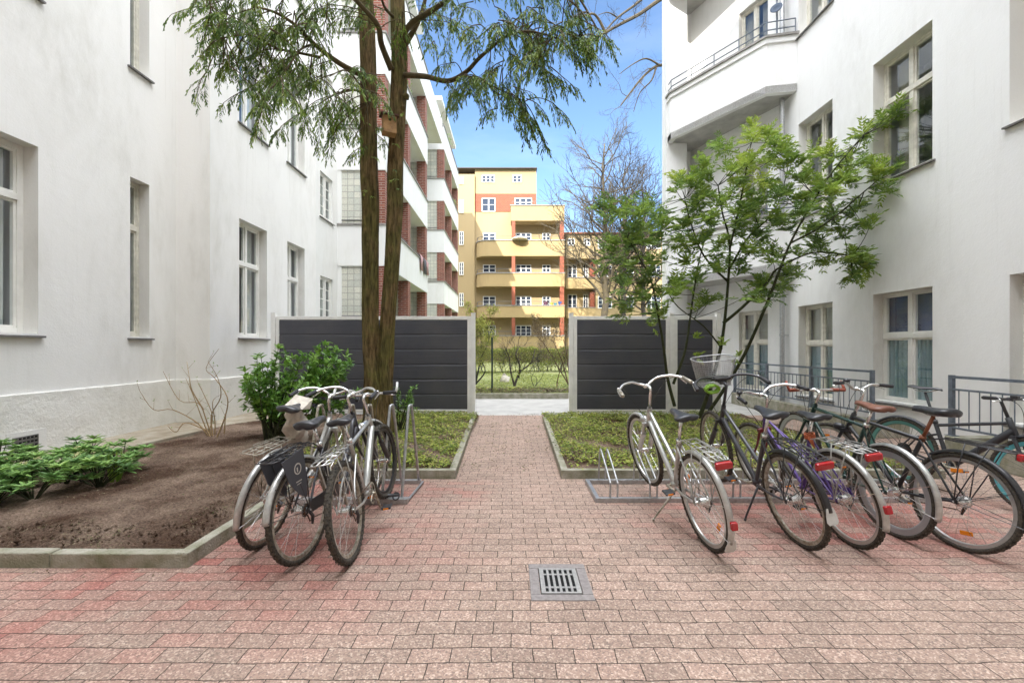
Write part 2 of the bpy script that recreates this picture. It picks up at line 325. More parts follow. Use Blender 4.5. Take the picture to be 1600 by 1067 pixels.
red = mth('ADD', mth('MULTIPLY', pm, wear), mth('MULTIPLY', brv, .16), True)
base = a.n('MixRGB'); base.inputs['Color1'].default_value = (.355, .292, .252, 1); base.inputs['Color2'].default_value = (.27, .12, .105, 1); a.l(red, base.inputs['Fac'])
hv = a.n('HueSaturation'); a.l(base.outputs[0], hv.inputs['Color'])
a.l(mth('ADD', mth('MULTIPLY', br.outputs['Color'], .26), mth('ADD', mth('MULTIPLY', nl.outputs['Fac'], .4), .70)), hv.inputs['Value'])
# aggregate grains
vo = a.n('TexVoronoi', Scale=125.0); a.l(POS, vo.inputs['Vector'])
vr = a.n('SeparateColor'); a.l(vo.outputs['Color'], vr.inputs[0])
gr = a.n('ValToRGB'); el = gr.color_ramp.elements; el[0].position = 0; el[0].color = (.10, .07, .055, 1); el[1].position = 1; el[1].color = (.95, .88, .80, 1)
e = el.new(.3); e.color = (.40, .28, .23, 1); e = el.new(.72); e.color = (.46, .36, .30, 1)
a.l(vr.outputs[0], gr.inputs[0])
mg = a.n('MixRGB'); mg.blend_type = 'OVERLAY'; mg.inputs['Fac'].default_value = .55; a.l(hv.outputs[0], mg.inputs['Color1']); a.l(gr.outputs[0], mg.inputs['Color2'])
mo = a.n('MixRGB'); mo.inputs['Color2'].default_value = (.03, .025, .02, 1); a.l(mg.outputs[0], mo.inputs['Color1'])
a.l(mth('MULTIPLY', br.outputs['Fac'], .9), mo.inputs['Fac']); a.l(mo.outputs[0], a.p.inputs['Base Color'])
bh = mth('ADD', mth('MULTIPLY', br.outputs['Fac'], -1.0), mth('MULTIPLY', vr.outputs[0], .22))
b = a.n('Bump', Strength=.8, Distance=.006); a.l(bh, b.inputs['Height']); a.l(b.outputs[0], a.p.inputs['Normal'])
M['paver'] = a.m

# ------------------------------------------------------------------ mesh helpers
WC = {}                                # things whose parts are given in place coordinates
def setpar(o, parent):
    if parent is None: return
    o.parent = parent
    if parent.name in WC: o.matrix_parent_inverse = Matrix.Translation(-parent.location)
class MB:
    def __init__(s): s.v = []; s.f = []; s.mi = []; s.cur = 0
    def add(s, vs, fs):
        o = len(s.v); s.v += [tuple(p) for p in vs]
        for f in fs: s.f.append(tuple(o + i for i in f)); s.mi.append(s.cur)
        return s
    def box(s, x0, x1, y0, y1, z0, z1):
        return s.add([(x0, y0, z0), (x1, y0, z0), (x1, y1, z0), (x0, y1, z0), (x0, y0, z1), (x1, y0, z1), (x1, y1, z1), (x0, y1, z1)],
                     [(0, 3, 2, 1), (4, 5, 6, 7), (0, 1, 5, 4), (1, 2, 6, 5), (2, 3, 7, 6), (3, 0, 4, 7)])
    def cbox(s, c, sz, mat=None):
        x, y, z = sz[0] / 2, sz[1] / 2, sz[2] / 2
        vs = [V(p) for p in [(-x, -y, -z), (x, -y, -z), (x, y, -z), (-x, y, -z), (-x, -y, z), (x, -y, z), (x, y, z), (-x, y, z)]]
        if mat is not None: vs = [mat @ p for p in vs]
        vs = [p + V(c) for p in vs]
        return s.add(vs, [(0, 3, 2, 1), (4, 5, 6, 7), (0, 1, 5, 4), (1, 2, 6, 5), (2, 3, 7, 6), (3, 0, 4, 7)])
    def prism(s, poly, z0, z1):
        n = len(poly); vs = [(p[0], p[1], z0) for p in poly] + [(p[0], p[1], z1) for p in poly]
        return s.add(vs, [tuple(range(n - 1, -1, -1)), tuple(range(n, 2 * n))] + [(i, (i + 1) % n, n + (i + 1) % n, n + i) for i in range(n)])
    def quad(s, a, b, c, d): return s.add([a, b, c, d], [(0, 1, 2, 3)])
    def tube(s, pts, r, n=8, cap=True, closed=False):
        pts = [V(p) for p in pts]; m = len(pts)
        if not hasattr(r, '__len__'): r = [r] * m
        t0 = (pts[1] - pts[0]).normalized(); u = t0.orthogonal().normalized(); vs = []
        for i, p in enumerate(pts):
            if closed: t = (pts[(i + 1) % m] - pts[i - 1]).normalized()
            else: t = (pts[min(i + 1, m - 1)] - pts[max(i - 1, 0)])
            t = t.normalized() if t.length > 1e-9 else t0
            u = (u - t * u.dot(t)); u = u.normalized() if u.length > 1e-6 else t.orthogonal().normalized()
            w_ = t.cross(u)
            for k in range(n):
                an = 2 * pi * k / n; vs.append(p + (u * cos(an) + w_ * sin(an)) * r[i])
        fs = []
        for i in range(m if closed else m - 1):
            j = (i + 1) % m
            for k in range(n): fs.append((i * n + k, i * n + (k + 1) % n, j * n + (k + 1) % n, j * n + k))
        if cap and not closed: fs += [tuple(range(n - 1, -1, -1)), tuple((m - 1) * n + k for k in range(n))]
        return s.add(vs, fs)
    def ring(s, c, ax1, ax2, Rr, prof, n=48):       # sweep a closed profile (radial, axial) round a circle
        c = V(c); a1 = V(ax1); a2 = V(ax2); nn = a1.cross(a2); m = len(prof); vs = []
        for i in range(n):
            th = 2 * pi * i / n; rd = a1 * cos(th) + a2 * sin(th)
            for (pr, pa) in prof: vs.append(c + rd * (Rr + pr) + nn * pa)
        fs = [(i * m + k, i * m + (k + 1) % m, ((i + 1) % n) * m + (k + 1) % m, ((i + 1) % n) * m + k) for i in range(n) for k in range(m)]
        return s.add(vs, fs)
    def lathe(s, c, ax, prof, n=16):                # profile (axial, radius)
        c = V(c); ax = V(ax).normalized(); u = ax.orthogonal().normalized(); w_ = ax.cross(u); vs = []
        for (h, r) in prof:
            for k in range(n): vs.append(c + ax * h + (u * cos(2 * pi * k / n) + w_ * sin(2 * pi * k / n)) * r)
        m = len(prof)
        fs = [(i * n + k, i * n + (k + 1) % n, (i + 1) * n + (k + 1) % n, (i + 1) * n + k) for i in range(m - 1) for k in range(n)]
        fs += [tuple(range(n - 1, -1, -1)), tuple((m - 1) * n + k for k in range(n))]
        return s.add(vs, fs)
    def loft(s, secs):                              # list of closed sections of equal length
        n = len(secs[0]); vs = [p for q in secs for p in q]; m = len(secs)
        fs = [(i * n + k, i * n + (k + 1) % n, (i + 1) * n + (k + 1) % n, (i + 1) * n + k) for i in range(m - 1) for k in range(n)]
        fs += [tuple(range(n - 1, -1, -1)), tuple((m - 1) * n + k for k in range(n))]
        return s.add(vs, fs)
    def build(s, name, mat, parent=None, smooth=False, bevel=0, **props):
        me = bpy.data.meshes.new(name); me.from_pydata(s.v, [], s.f)
        for q in (mat if isinstance(mat, (list, tuple)) else [mat]): me.materials.append(M[q] if isinstance(q, str) else q)
        if any(s.mi): me.polygons.foreach_set('material_index', s.mi)
        co = np.empty(len(me.vertices) * 3); me.vertices.foreach_get('co', co); co = co.reshape(-1, 3)
        li = np.empty(len(me.loops), dtype=np.int32); me.loops.foreach_get('vertex_index', li)
        nm = np.empty(len(me.polygons) * 3); me.polygons.foreach_get('normal', nm); nm = nm.reshape(-1, 3)
        lt = np.empty(len(me.polygons), dtype=np.int32); me.polygons.foreach_get('loop_total', lt)
        ax = np.repeat(np.abs(nm).argmax(1), lt); P = co[li]
        u = np.where(ax == 0, P[:, 1], P[:, 0]); v = np.where(ax == 2, P[:, 1], P[:, 2])
        uvl = me.uv_layers.new(name='UVMap'); uvl.data.foreach_set('uv', np.stack([u, v], 1).ravel())
        if smooth: me.polygons.foreach_set('use_smooth', [True] * len(me.polygons))
        me.update()
        o = bpy.data.objects.new(name, me); S.collection.objects.link(o)
        setpar(o, parent)
        if bevel:
            bm = o.modifiers.new('bevel', 'BEVEL'); bm.width = bevel; bm.segments = 2; bm.limit_method = 'ANGLE'
        for k, q in props.items(): o[k] = q
        return o

def tag(o, label, cat, group=None, kind=None):
    o['label'] = label; o['category'] = cat
    if group: o['group'] = group
    if kind: o['kind'] = kind
    return o
def thing(name, label, cat, loc=(0, 0, 0), group=None):
    o = bpy.data.objects.new(name, None); S.collection.objects.link(o); o.location = loc; o.empty_display_size = .2
    WC[o.name] = 1
    return tag(o, label, cat, group)
def rootat(name, mat, label, cat, group=None):       # a thing with its own local frame
    o = bpy.data.objects.new(name, None); S.collection.objects.link(o); o.matrix_world = mat; o.empty_display_size = .2
    return tag(o, label, cat, group)

class Leaves:
    """many folded leaf blades in one mesh; per-leaf random value drives the colour"""
    def __init__(s): s.o = []; s.d = []; s.n = []; s.L = []; s.W = []; s.r = []
    def add(s, o, d, n, L, W, r=None):
        s.o.append(tuple(o)); s.d.append(tuple(d)); s.n.append(tuple(n)); s.L.append(L); s.W.append(W); s.r.append(random.random() if r is None else r)
    def build(s, name, mat, parent=None, fold=.25, curl=.15, sh=(.3, .72, .8, .62), **props):
        o = np.array(s.o); d = np.array(s.d); n = np.array(s.n); L = np.array(s.L)[:, None]; W = np.array(s.W)[:, None] / 2
        d /= np.linalg.norm(d, axis=1)[:, None] + 1e-9
        t = np.cross(d, n); t /= np.linalg.norm(t, axis=1)[:, None] + 1e-9; n = np.cross(t, d)
        a, b_, wa, wb = sh
        tip = o + d * L - n * L * curl
        P = np.stack([o, o + d * L * a + t * W * wa / .8 + n * W * fold, o + d * L * b_ + t * W * wb + n * W * fold - n * L * curl * .5, tip,
                      o + d * L * b_ - t * W * wb + n * W * fold - n * L * curl * .5, o + d * L * a - t * W * wa / .8 + n * W * fold], 1)
        k = len(o); vs = P.reshape(-1, 3); base = np.arange(k)[:, None] * 6
        fs = np.concatenate([base + np.array([0, 1, 2, 3]), base + np.array([0, 3, 4, 5])], 1).reshape(-1)
        me = bpy.data.meshes.new(name); me.vertices.add(k * 6); me.vertices.foreach_set('co', vs.ravel())
        me.loops.add(k * 8); me.loops.foreach_set('vertex_index', fs.astype(np.int32)); me.polygons.add(k * 2)
        me.polygons.foreach_set('loop_start', np.arange(0, k * 8, 4, dtype=np.int32)); me.polygons.foreach_set('loop_total', np.full(k * 2, 4, dtype=np.int32))
        me.materials.append(M[mat]); me.update(calc_edges=True)
        at_ = me.attributes.new('rnd', 'FLOAT', 'FACE'); at_.data.foreach_set('value', np.repeat(np.clip(np.array(s.r), 0, 1), 2).astype(np.float32))
        ob = bpy.data.objects.new(name, me); S.collection.objects.link(ob)
        setpar(ob, parent)
        for kk, q in props.items(): ob[kk] = q
        return ob

def rv(): return V(rng.normal(size=3)).normalized()
def jit(p, a): return V(p) + V(rng.normal(size=3) * a)
def smooth_path(pts, n=6):
    pts = [V(p) for p in pts]; out_ = []
    for i in range(len(pts) - 1):
        p0 = pts[max(i - 1, 0)]; p1 = pts[i]; p2 = pts[i + 1]; p3 = pts[min(i + 2, len(pts) - 1)]
        for k in range(n):
            t = k / n; out_.append(.5 * ((2 * p1) + (p2 - p0) * t + (2 * p0 - 5 * p1 + 4 * p2 - p3) * t * t + (3 * p1 - p0 - 3 * p2 + p3) * t ** 3))
    return out_ + [pts[-1]]

# wall plane with rectangular openings: u along `ud`, normal `nrm` (towards the viewer), reveals go back by `dep`
def wall_holes(mb, o, ud, nrm, u0, u1, z0, z1, holes, dep, rmi=None):
    o = V(o); ud = V(ud).normalized(); nrm = V(nrm).normalized()
    us = sorted(set([u0, u1] + [q for h in holes for q in h[:2] if u0 < q < u1])); zs = sorted(set([z0, z1] + [q for h in holes for q in h[2:4] if z0 < q < z1]))
    P = lambda u, z, d=0: o + ud * u + V((0, 0, z)) - nrm * d
    flip = ud.cross(V((0, 0, 1))).dot(nrm) < 0
    def q(a, b, c, d):
        if flip: mb.quad(d, c, b, a)
        else: mb.quad(a, b, c, d)
    for i in range(len(us) - 1):
        for j in range(len(zs) - 1):
            um = (us[i] + us[i + 1]) / 2; zm = (zs[j] + zs[j + 1]) / 2
            if any(h[0] < um < h[1] and h[2] < zm < h[3] for h in holes): continue
            q(P(us[i], zs[j]), P(us[i + 1], zs[j]), P(us[i + 1], zs[j + 1]), P(us[i], zs[j + 1]))
    c0 = mb.cur
    if rmi is not None: mb.cur = rmi
    for h in holes:
        a_, b_, c_, d_ = h[:4]
        q(P(a_, c_), P(a_, c_, dep), P(b_, c_, dep), P(b_, c_)); q(P(a_, d_, dep), P(a_, d_), P(b_, d_), P(b_, d_, dep))
        q(P(a_, c_), P(a_, d_), P(a_, d_, dep), P(a_, c_, dep)); q(P(b_, c_, dep), P(b_, d_, dep), P(b_, d_), P(b_, c_))
    mb.cur = c0

def window(parent, o, ud, nrm, u0, u1, z0, z1, dep=.16, cols=2, transom=.66, rows=None, fmat='winwhite', fw=.055, inside='curtain', sill=True, label=None, cdep=.10, side=None, topmat='blind'):
    """window = frame mesh; children pane, sill, curtain.  Own local frame: x along the wall, -y outwards."""
    ud = V(ud).normalized(); nrm = V(nrm).normalized(); X = ud; Yv = V((0, 0, 1)).cross(X)
    if Yv.dot(nrm) > 0: X = -ud; Yv = -Yv; ua, ub = -u1, -u0
    else: ua, ub = u0, u1
    w_ = ub - ua; h = z1 - z0
    org = V(o) + X * ua + V((0, 0, z0)) - nrm * dep
    mat = Matrix((X, Yv, V((0, 0, 1)))).transposed().to_4x4(); mat.translation = org
    f = MB(); d0, d1 = -.03, .04
    f.box(0, fw, d0, d1, 0, h); f.box(w_ - fw, w_, d0, d1, 0, h); f.box(fw, w_ - fw, d0, d1, 0, fw); f.box(fw, w_ - fw, d0, d1, h - fw, h)
    zt = h * transom
    xs = [fw + (w_ - 2 * fw) * i / cols for i in range(cols + 1)]
    if transom and transom < 1: f.box(fw, w_ - fw, d0 - .018, d1, zt - .04, zt + .04)
    levels = [(fw, zt - .04), (zt + .04, h - fw)] if transom and transom < 1 else [(fw, h - fw)]
    for (a0, a1) in levels:
        for i in range(1, cols): f.box(xs[i] - .035, xs[i] + .035, d0 - .008, d1, a0, a1)
        for i in range(cols):
            xa = xs[i] + (.035 if i else 0); xb = xs[i + 1] - (.035 if i < cols - 1 else 0)
            s = .032
            f.box(xa, xa + s, d0 + .012, d1 - .01, a0, a1); f.box(xb - s, xb, d0 + .012, d1 - .01, a0, a1)
            f.box(xa + s, xb - s, d0 + .012, d1 - .01, a0, a0 + s); f.box(xa + s, xb - s, d0 + .012, d1 - .01, a1 - s, a1)
            if rows:
                for rr in range(1, rows):
                    zz = a0 + (a1 - a0) * rr / rows; f.box(xa + s, xb - s, d0 + .02, d1 - .02, zz - .012, zz + .012)
    fr = f.build('window', fmat, parent, bevel=.004); fr.matrix_basis = mat
    if label: fr['label'] = label
    g = MB(); g.quad((fw, .0, fw), (w_ - fw, .0, fw), (w_ - fw, .0, h - fw), (fw, .0, h - fw)); g.build('pane', 'glass', fr)
    if sill:
        sl = MB(); sl.cur = 0
        e = .05; pr = dep + .05
        sl.add([(-e, -pr, -.03), (w_ + e, -pr, -.03), (w_ + e, .0, .0), (-e, .0, .0), (-e, -pr, -.055), (w_ + e, -pr, -.055), (w_ + e, .0, -.03), (-e, .0, -.03)],
               [(0, 1, 2, 3), (4, 7, 6, 5), (0, 4, 5, 1), (1, 5, 6, 2), (2, 6, 7, 3), (3, 7, 4, 0)])
        sl.build('sill', 'sill', fr)
    rm = MB(); D = .7       # the dim room behind the glass
    rm.add([(0, .05, 0), (w_, .05, 0), (w_, .05, h), (0, .05, h), (0, D, 0), (w_, D, 0), (w_, D, h), (0, D, h)], [(4, 5, 6, 7), (0, 4, 7, 3), (1, 2, 6, 5), (0, 1, 5, 4), (3, 7, 6, 2)])
    rm.build('interior', 'dark', fr)
    if inside:
        k = MB(); n = 40; x0, x1 = fw, w_ - fw; zb = fw
        if side == 'sides': spans = [(x0, x0 + .3 * w_), (x1 - .3 * w_, x1)]
        elif side == 'low': spans = [(x0, x1)]
        else: spans = [(x0, x1)]
        ztop = h - fw if side != 'low' else h * (transom or .6)
        for (a0, a1) in spans:
            for i in range(n):
                xa = a0 + (a1 - a0) * i / n; xb = a0 + (a1 - a0) * (i + 1) / n
                ya = cdep + .012 * sin(i * 1.9) ; yb = cdep + .012 * sin((i + 1) * 1.9)
                k.quad((xa, ya, zb), (xb, yb, zb), (xb, yb, ztop), (xa, ya, ztop))
        k.build('curtain', inside, fr, smooth=True)
        if side == 'low':
            k = MB(); zc = ztop + .04; k.quad((x0, cdep + .03, zc), (x1, cdep + .03, zc), (x1, cdep + .03, h - fw), (x0, cdep + .03, h - fw)); k.build('curtain', topmat, fr)
    return fr

def struct(o): o['kind'] = 'structure'; return o

# ================================================================== SETTING
def sheet(name, x0, x1, y0, y1, z, mat, nx=1, ny=1, fn=None):
    m = MB(); xs = np.linspace(x0, x1, nx + 1); ys = np.linspace(y0, y1, ny + 1)
    vs = [(x, y, z + (fn(x, y) if fn else 0)) for y in ys for x in xs]
    fs = [(j * (nx + 1) + i, j * (nx + 1) + i + 1, (j + 1) * (nx + 1) + i + 1, (j + 1) * (nx + 1) + i) for j in range(ny) for i in range(nx)]
    m.add(vs, fs); return struct(m.build(name, mat, smooth=fn is not None))
sheet('ground', -900, 900, -900, 900, -.12, 'earth')
sheet('pavement', -6.3, 7, -9, 9.32, 0, 'paver', 8, 8)
sheet('path', -5.45, 14, 9.32, 12.3, -.002, 'alley')
KH = .10
def kerb(pts, wdt=.08, label=None, cuts=1.0):
    """row of concrete kerb stones along a polyline (outer face on the given side)"""
    m = MB()
    for (a_, b_) in pts:
        a_ = V((a_[0], a_[1], 0)); b_ = V((b_[0], b_[1], 0)); d = (b_ - a_); L = d.length; d.normalize(); n = V((-d.y, d.x, 0)); k = max(1, round(L / cuts))
        for i in range(k):
            p = a_ + d * (L * i / k + .003); q = a_ + d * (L * (i + 1) / k - .003); dz = random.uniform(-.004, .004)
            vs = [p, q, q + n * wdt, p + n * wdt]; z0, z1 = -.05, KH + dz
            m.add([(v.x, v.y, z0) for v in vs] + [(v.x, v.y, z1) for v in vs], [(0, 3, 2, 1), (4, 5, 6, 7), (0, 1, 5, 4), (1, 2, 6, 5), (2, 3, 7, 6), (3, 0, 4, 7)])
    o = m.build('kerb', 'concrete', bevel=.008); return struct(o)
kerb([((-5.9, 2.86), (-2.18, 2.86)), ((-2.18, 2.86), (-2.18, 4.80)), ((-2.26, 4.80), (-.635, 4.80)), ((-.635, 4.80), (-.76, 9.2))])
kerb([((4.9, 4.80), (.556, 4.80))] [::1] if False else [((.556, 4.80), (4.9, 4.80)), ((.617, 8.5), (.556, 4.80)), ((1.3, 8.5), (.617, 8.5))])
def lump(x, y, s=1.0): return s * (.010 * sin(x * 3.1 + y * 2.2) + .007 * sin(x * 7.3 - y * 5.1) + .008 * sin(x * 17 + 3) * cos(y * 15) + .006 * sin(x * 41 + y * 13) * cos(y * 37))
def bed(name, x0, x1, y0, y1, hump=.05):
    k_ = 48 if x0 < -3 else 22; nx = int((x1 - x0) * k_); ny = int((y1 - y0) * k_)
    def fn(x, y):
        e = min(x - x0, x1 - x, y - y0, y1 - y); return lump(x, y) + hump * min(1, e / .5) + random.uniform(-.006, .008)
    return sheet(name, x0, x1, y0, y1, .055, 'soil', nx, ny, fn)
bed('soil', -5.55, -2.24, 2.93, 9.12); bed('soil', -2.25, -.70, 4.87, 9.12, .01); bed('soil', .64, 4.9, 4.87, 9.12, .01)
m = MB(); pl = [(-6.12, 2.0), (-5.35, 2.0), (-5.30, 5.0), (-5.0, 7.4), (-4.55, 8.3), (-4.5, 9.2), (-5.5, 9.2), (-5.5, 7.7), (-6.12, 7.7)]
m.prism(pl, -.05, .135); struct(m.build('gravel_strip', 'strip', bevel=.01))
# garden beyond the path
m = MB(); m.box(-7, 14, 12.30, 12.45, -.1, .15); struct(m.build('garden_kerb', 'concrete', bevel=.006))
sheet('lawn', -3.9, 16, 12.45, 38.4, .10, 'lawn', 60, 60, lambda x, y: .05 * sin(x * .9) * sin(y * .6) + (y - 12) * .004)

# ================================================================== LEFT BUILDING (white, deep narrow windows)
LB = thing('white_building', 'white rendered building with deep set windows beside the soil bed', 'building', (-6.1, 4, 0))
FL = 4.33
w1 = MB(); X1 = -6.1
holes1 = []
for k in range(4):
    z = 1.66 + FL * k
    holes1 += [(3.95, 5.48, z, z + 2.40), (6.80, 7.16, z, z + 2.55)]
    holes1 += [(-.5, 1.1, z, z + 2.40), (-5, -3.6, z, z + 2.40)]
wall_holes(w1, (X1, 0, 0), (0, 1, 0), (1, 0, 0), -6.0, 7.72, 0, 20, holes1, .26, 1)
w1.quad((X1, 7.72, 0), (-5.48, 7.72, 0), (-5.48, 7.72, 20), (X1, 7.72, 20))
holes2 = []
for k in range(4):
    z = 1.70 + FL * k
    holes2 += [(8.55, 9.52, z, z + 2.38), (10.38, 11.25, z, z + 2.38)]
wall_holes(w1, (-5.48, 0, 0), (0, 1, 0), (1, 0, 0), 7.72, 11.9, 0, 20, holes2, .26, 1)
w1.quad((-5.48, 11.9, 0), (-14, 11.9, 0), (-14, 11.9, 20), (-5.48, 11.9, 20))
w1.quad((-14, 11.9, 0), (-14, -6, 0), (-14, -6, 20), (-14, 11.9, 20)); w1.quad((-14, -6, 20), (-5.48, -6, 20), (-5.48, 11.9, 20), (-14, 11.9, 20))
w1.build('wall', ['white', 'reveal'], LB)
pm_ = MB(); P_ = .035
pm_.box(X1 - .1, X1 + P_, -6.0, 7.72 - P_, -.1, .905)
pm_.box(X1 - .1, -5.48 + P_, 7.72 - P_, 7.9, -.1, .905)
pm_.box(-5.6, -5.48 + P_, 7.9, 11.9, -.1, .905)
pm_.build('plinth', 'plinth', LB, bevel=.01)
for k in range(4):
    z = 1.66 + FL * k
    if k < 2:
        window(LB, (X1, 0, 0), (0, 1, 0), (1, 0, 0), 3.95, 5.48, z, z + 2.40, dep=.22, cols=2, transom=.72, inside='curtain', side='sides', cdep=.15, fmat='winwhite', fw=.07)
        window(LB, (X1, 0, 0), (0, 1, 0), (1, 0, 0), 6.80, 7.16, z, z + 2.55, dep=.20, cols=1, transom=.70, inside=None, fmat='winframe')
        window(LB, (X1, 0, 0), (0, 1, 0), (1, 0, 0), -.5, 1.1, z, z + 2.40, dep=.22, cols=2, transom=.72, inside=None)
    z = 1.70 + FL * k
    if k < 3:
        window(LB, (-5.48, 0, 0), (0, 1, 0), (1, 0, 0), 8.55, 9.52, z, z + 2.38, dep=.20, cols=2, transom=.64, inside='curtain', side='sides', cdep=.12)
        window(LB, (-5.48, 0, 0), (0, 1, 0), (1, 0, 0), 10.38, 11.25, z, z + 2.38, dep=.20, cols=2, transom=.64, inside='curtain', cdep=.12)
for (ya, yb) in [(4.55, 4.93), (5.16, 5.44)]:       # cellar vents low in the plinth
    v = MB(); v.box(X1 + P_, X1 + P_ + .006, ya - .06, yb + .10, .14, .44)
    vo_ = v.build('vent', 'reveal', LB)
    v2 = MB(); v2.box(X1 + P_ + .006, X1 + P_ + .016, ya, yb, .18, .38); 
    v2.build('grille', 'sill', vo_)
    v3 = MB()
    for i in range(6):
        for j in range(4):
            yy = ya + .03 + (yb - ya - .06) * i / 5; zz = .205 + .15 * j / 3; v3.box(X1 + P_ + .016, X1 + P_ + .019, yy - .014, yy + .014, zz - .012, zz + .012)
    v3.build('grille_pattern', 'hole', vo_)

# ================================================================== BALCONY BUILDING (glass blocks and brick pillars)
BB = thing('balcony_building', 'white apartment block with brick pillars, glass block panels and long balconies', 'building', (-5, 16, 0))
XB = -3.99; FH = 3.02
wb = MB()
hw = []
for k in range(5): hw.append((12.2, 13.05, 2.25 + FH * k, 3.55 + FH * k))
wall_holes(wb, (-5.50, 0, 0), (0, 1, 0), (1, 0, 0), 11.9, 13.45, 0, 16.2, hw, .12)
for (ya, yb, fx) in [(13.4, 20.1, -5.55), (25.0, 31.6, -5.9)]:
    wb.box(-12, -5.55, ya + .3, yb, 0, 14.4)                # body behind the loggias
    wb.box(-5.56, XB - .02, ya + .02, yb - .02, 0, 1.02)    # ground storey base
    for k in range(5):
        zb = 4.05 + FH * k
        wb.box(-5.56, XB - .16, ya + .16, yb - .16, zb, zb + .22)            # slab
wb.box(-12, -6.6, 20.1, 25.0, 0, 13.2); wb.box(-12, XB, 20.1, 24.3, 13.12, 14.45); wb.box(-12, -6.3, 31.6, 34.4, 0, 14.4)
wb.box(-5.5, -12, 11.9, 13.6, 15.9, 16.2)
wb.build('wall', 'bwhite', BB)
for k in range(5): window(BB, (-5.50, 0, 0), (0, 1, 0), (1, 0, 0), 12.2, 13.05, 2.25 + FH * k, 3.55 + FH * k, dep=.08, cols=2, transom=0, rows=4, inside='curtain')
for (ya, yb) in [(13.4, 20.1), (25.0, 31.6)]:
    for k in range(-1, 4):
        zb = 4.05 + FH * k; top = 5.33 + FH * k
        if k == 3: top = 14.45
        p = MB(); t = .16
        p.box(-5.56, XB, ya, ya + t, zb, top); p.box(XB - t, XB, ya + t, yb - t, zb, top); p.box(-5.56, XB, yb - t, yb, zb, top)
        pa = p.build('parapet', 'bwhite', BB)
        c = MB(); c.box(-5.56, XB + .04, ya - .04, ya + t + .02, top, top + .05); c.box(XB - t - .02, XB + .04, ya + t + .02, yb + .04, top, top + .05)
        c.build('coping', 'coping', pa)
        r_ = MB(); hr = top + .17
        r_.tube([(-5.5, ya + .05, hr), (XB - .05, ya + .05, hr)], .018, 6); r_.tube([(XB - .05, ya + .05, hr), (XB - .05, yb - .05, hr)], .018, 6)
        for q in np.arange(ya + .1, yb, 1.1): r_.tube([(XB - .05, q, top + .05), (XB - .05, q, hr)], .01, 5)
        r_.build('railing', 'railp', pa)
        if k < 3:
            z0 = top + .05; z1 = 4.05 + FH * (k + 1)
            g = MB(); g.box(-5.38, XB - .44, ya + .06, ya + .14, z0, z1); g.build('glass_block_panel', 'glassblock', BB)
            gs = MB(); gs.box(-5.56, -5.38, ya + .02, ya + .16, z0, z1); gs.build('jamb', 'bwhite', BB)
            g = MB(); g.box(-5.4, XB - .44, yb - .3, yb - .22, z0, z1); g.build('glass_block_panel', 'glassblock', BB)
            for yp in (ya, (ya + yb) / 2 - .35, yb - .42):
                b_ = MB(); b_.box(XB - .42, XB - .02, yp + .02, yp + .40, z0, z1); b_.build('pillar', 'brick', BB)
            for yp in (ya + 1.4, ya + 4.4):
                fr = MB(); fr.box(-5.549, -5.51, yp, yp + 1.3, z0 - .6, z1 - .35); fo = fr.build('balcony_door', 'winwhite', BB)
                gg = MB(); gg.box(-5.51, -5.50, yp + .1, yp + .6, z0 - .5, z1 - .45); gg.box(-5.51, -5.50, yp + .7, yp + 1.2, z0 - .5, z1 - .45); gg.build('pane', 'farglass', fo)
g = MB(); g.box(-12, -5.6, 13.7, 34.4, 14.4, 17.7); g.build('shade_block', 'bwhite', BB)  # unseen block added on the roof to cast the ochre facade's diagonal shadow
bx = 0
for (yy, zt_, lab, big) in [(15.0, 8.35, 'dark green balcony plant at the near end of the second balcony front', 1), (27.2, 14.5, 'trailing green plant on the topmost balcony of the far block', 1.6), (29.8, 11.37, 'round potted bush on the far block balcony rail', 1.2), (16.5, 11.37, 'green potted plant on the third balcony rail behind the trunks', 1.1)]:
    t = thing('balcony_plant', lab, 'plant', (XB - .1, yy, zt_)); l = Leaves()
    for q in range(int(160 * big)): l.add((XB - .12 + random.gauss(0, .10), yy + random.gauss(0, .25 * big), zt_ + .12 + abs(random.gauss(0, .14))), rv(), rv(), .07, .035)
    l.build('foliage', 'laurel', t); p = MB(); p.box(XB - .2, XB - .03, yy - .3 * big, yy + .3 * big, zt_, zt_ + .15); p.build('planter', 'terracotta', t)
# towels over the balcony rail
for i, (y, l, c, lab) in enumerate([(18.3, .62, 'pink', 'pale pink towel hung over the balcony rail'), (19.0, .66, 'cloth2', 'dark grey cloth hung on the balcony rail between towels'), (19.55, .6, 'pink', 'pink and white towel at the far end of the balcony rail')]):
    k = MB(); n = 10; wd = .42
    pts = []
    for j in range(n + 1):
        u = y + wd * j / n
        pts.append([(XB - .11, u, 5.40 - l * .4), (XB - .08, u, 5.50), (XB + .0, u, 5.535), (XB + .07 + .02 * sin(j * 2.1), u, 5.42), (XB + .075 + .03 * sin(j * 1.7), u + .04, 5.45 - l)])
    vs = [p for q in pts for p in q]; k.add(vs, [(j * 5 + i2, j * 5 + i2 + 1, j * 5 + i2 + 6, j * 5 + i2 + 5) for j in range(n) for i2 in range(4)])
    o = k.build('towel', c, smooth=True); sm = o.modifiers.new('s', 'SOLIDIFY'); sm.thickness = .008
    tag(o, lab, 'towel', 'laundry on the balcony rail')

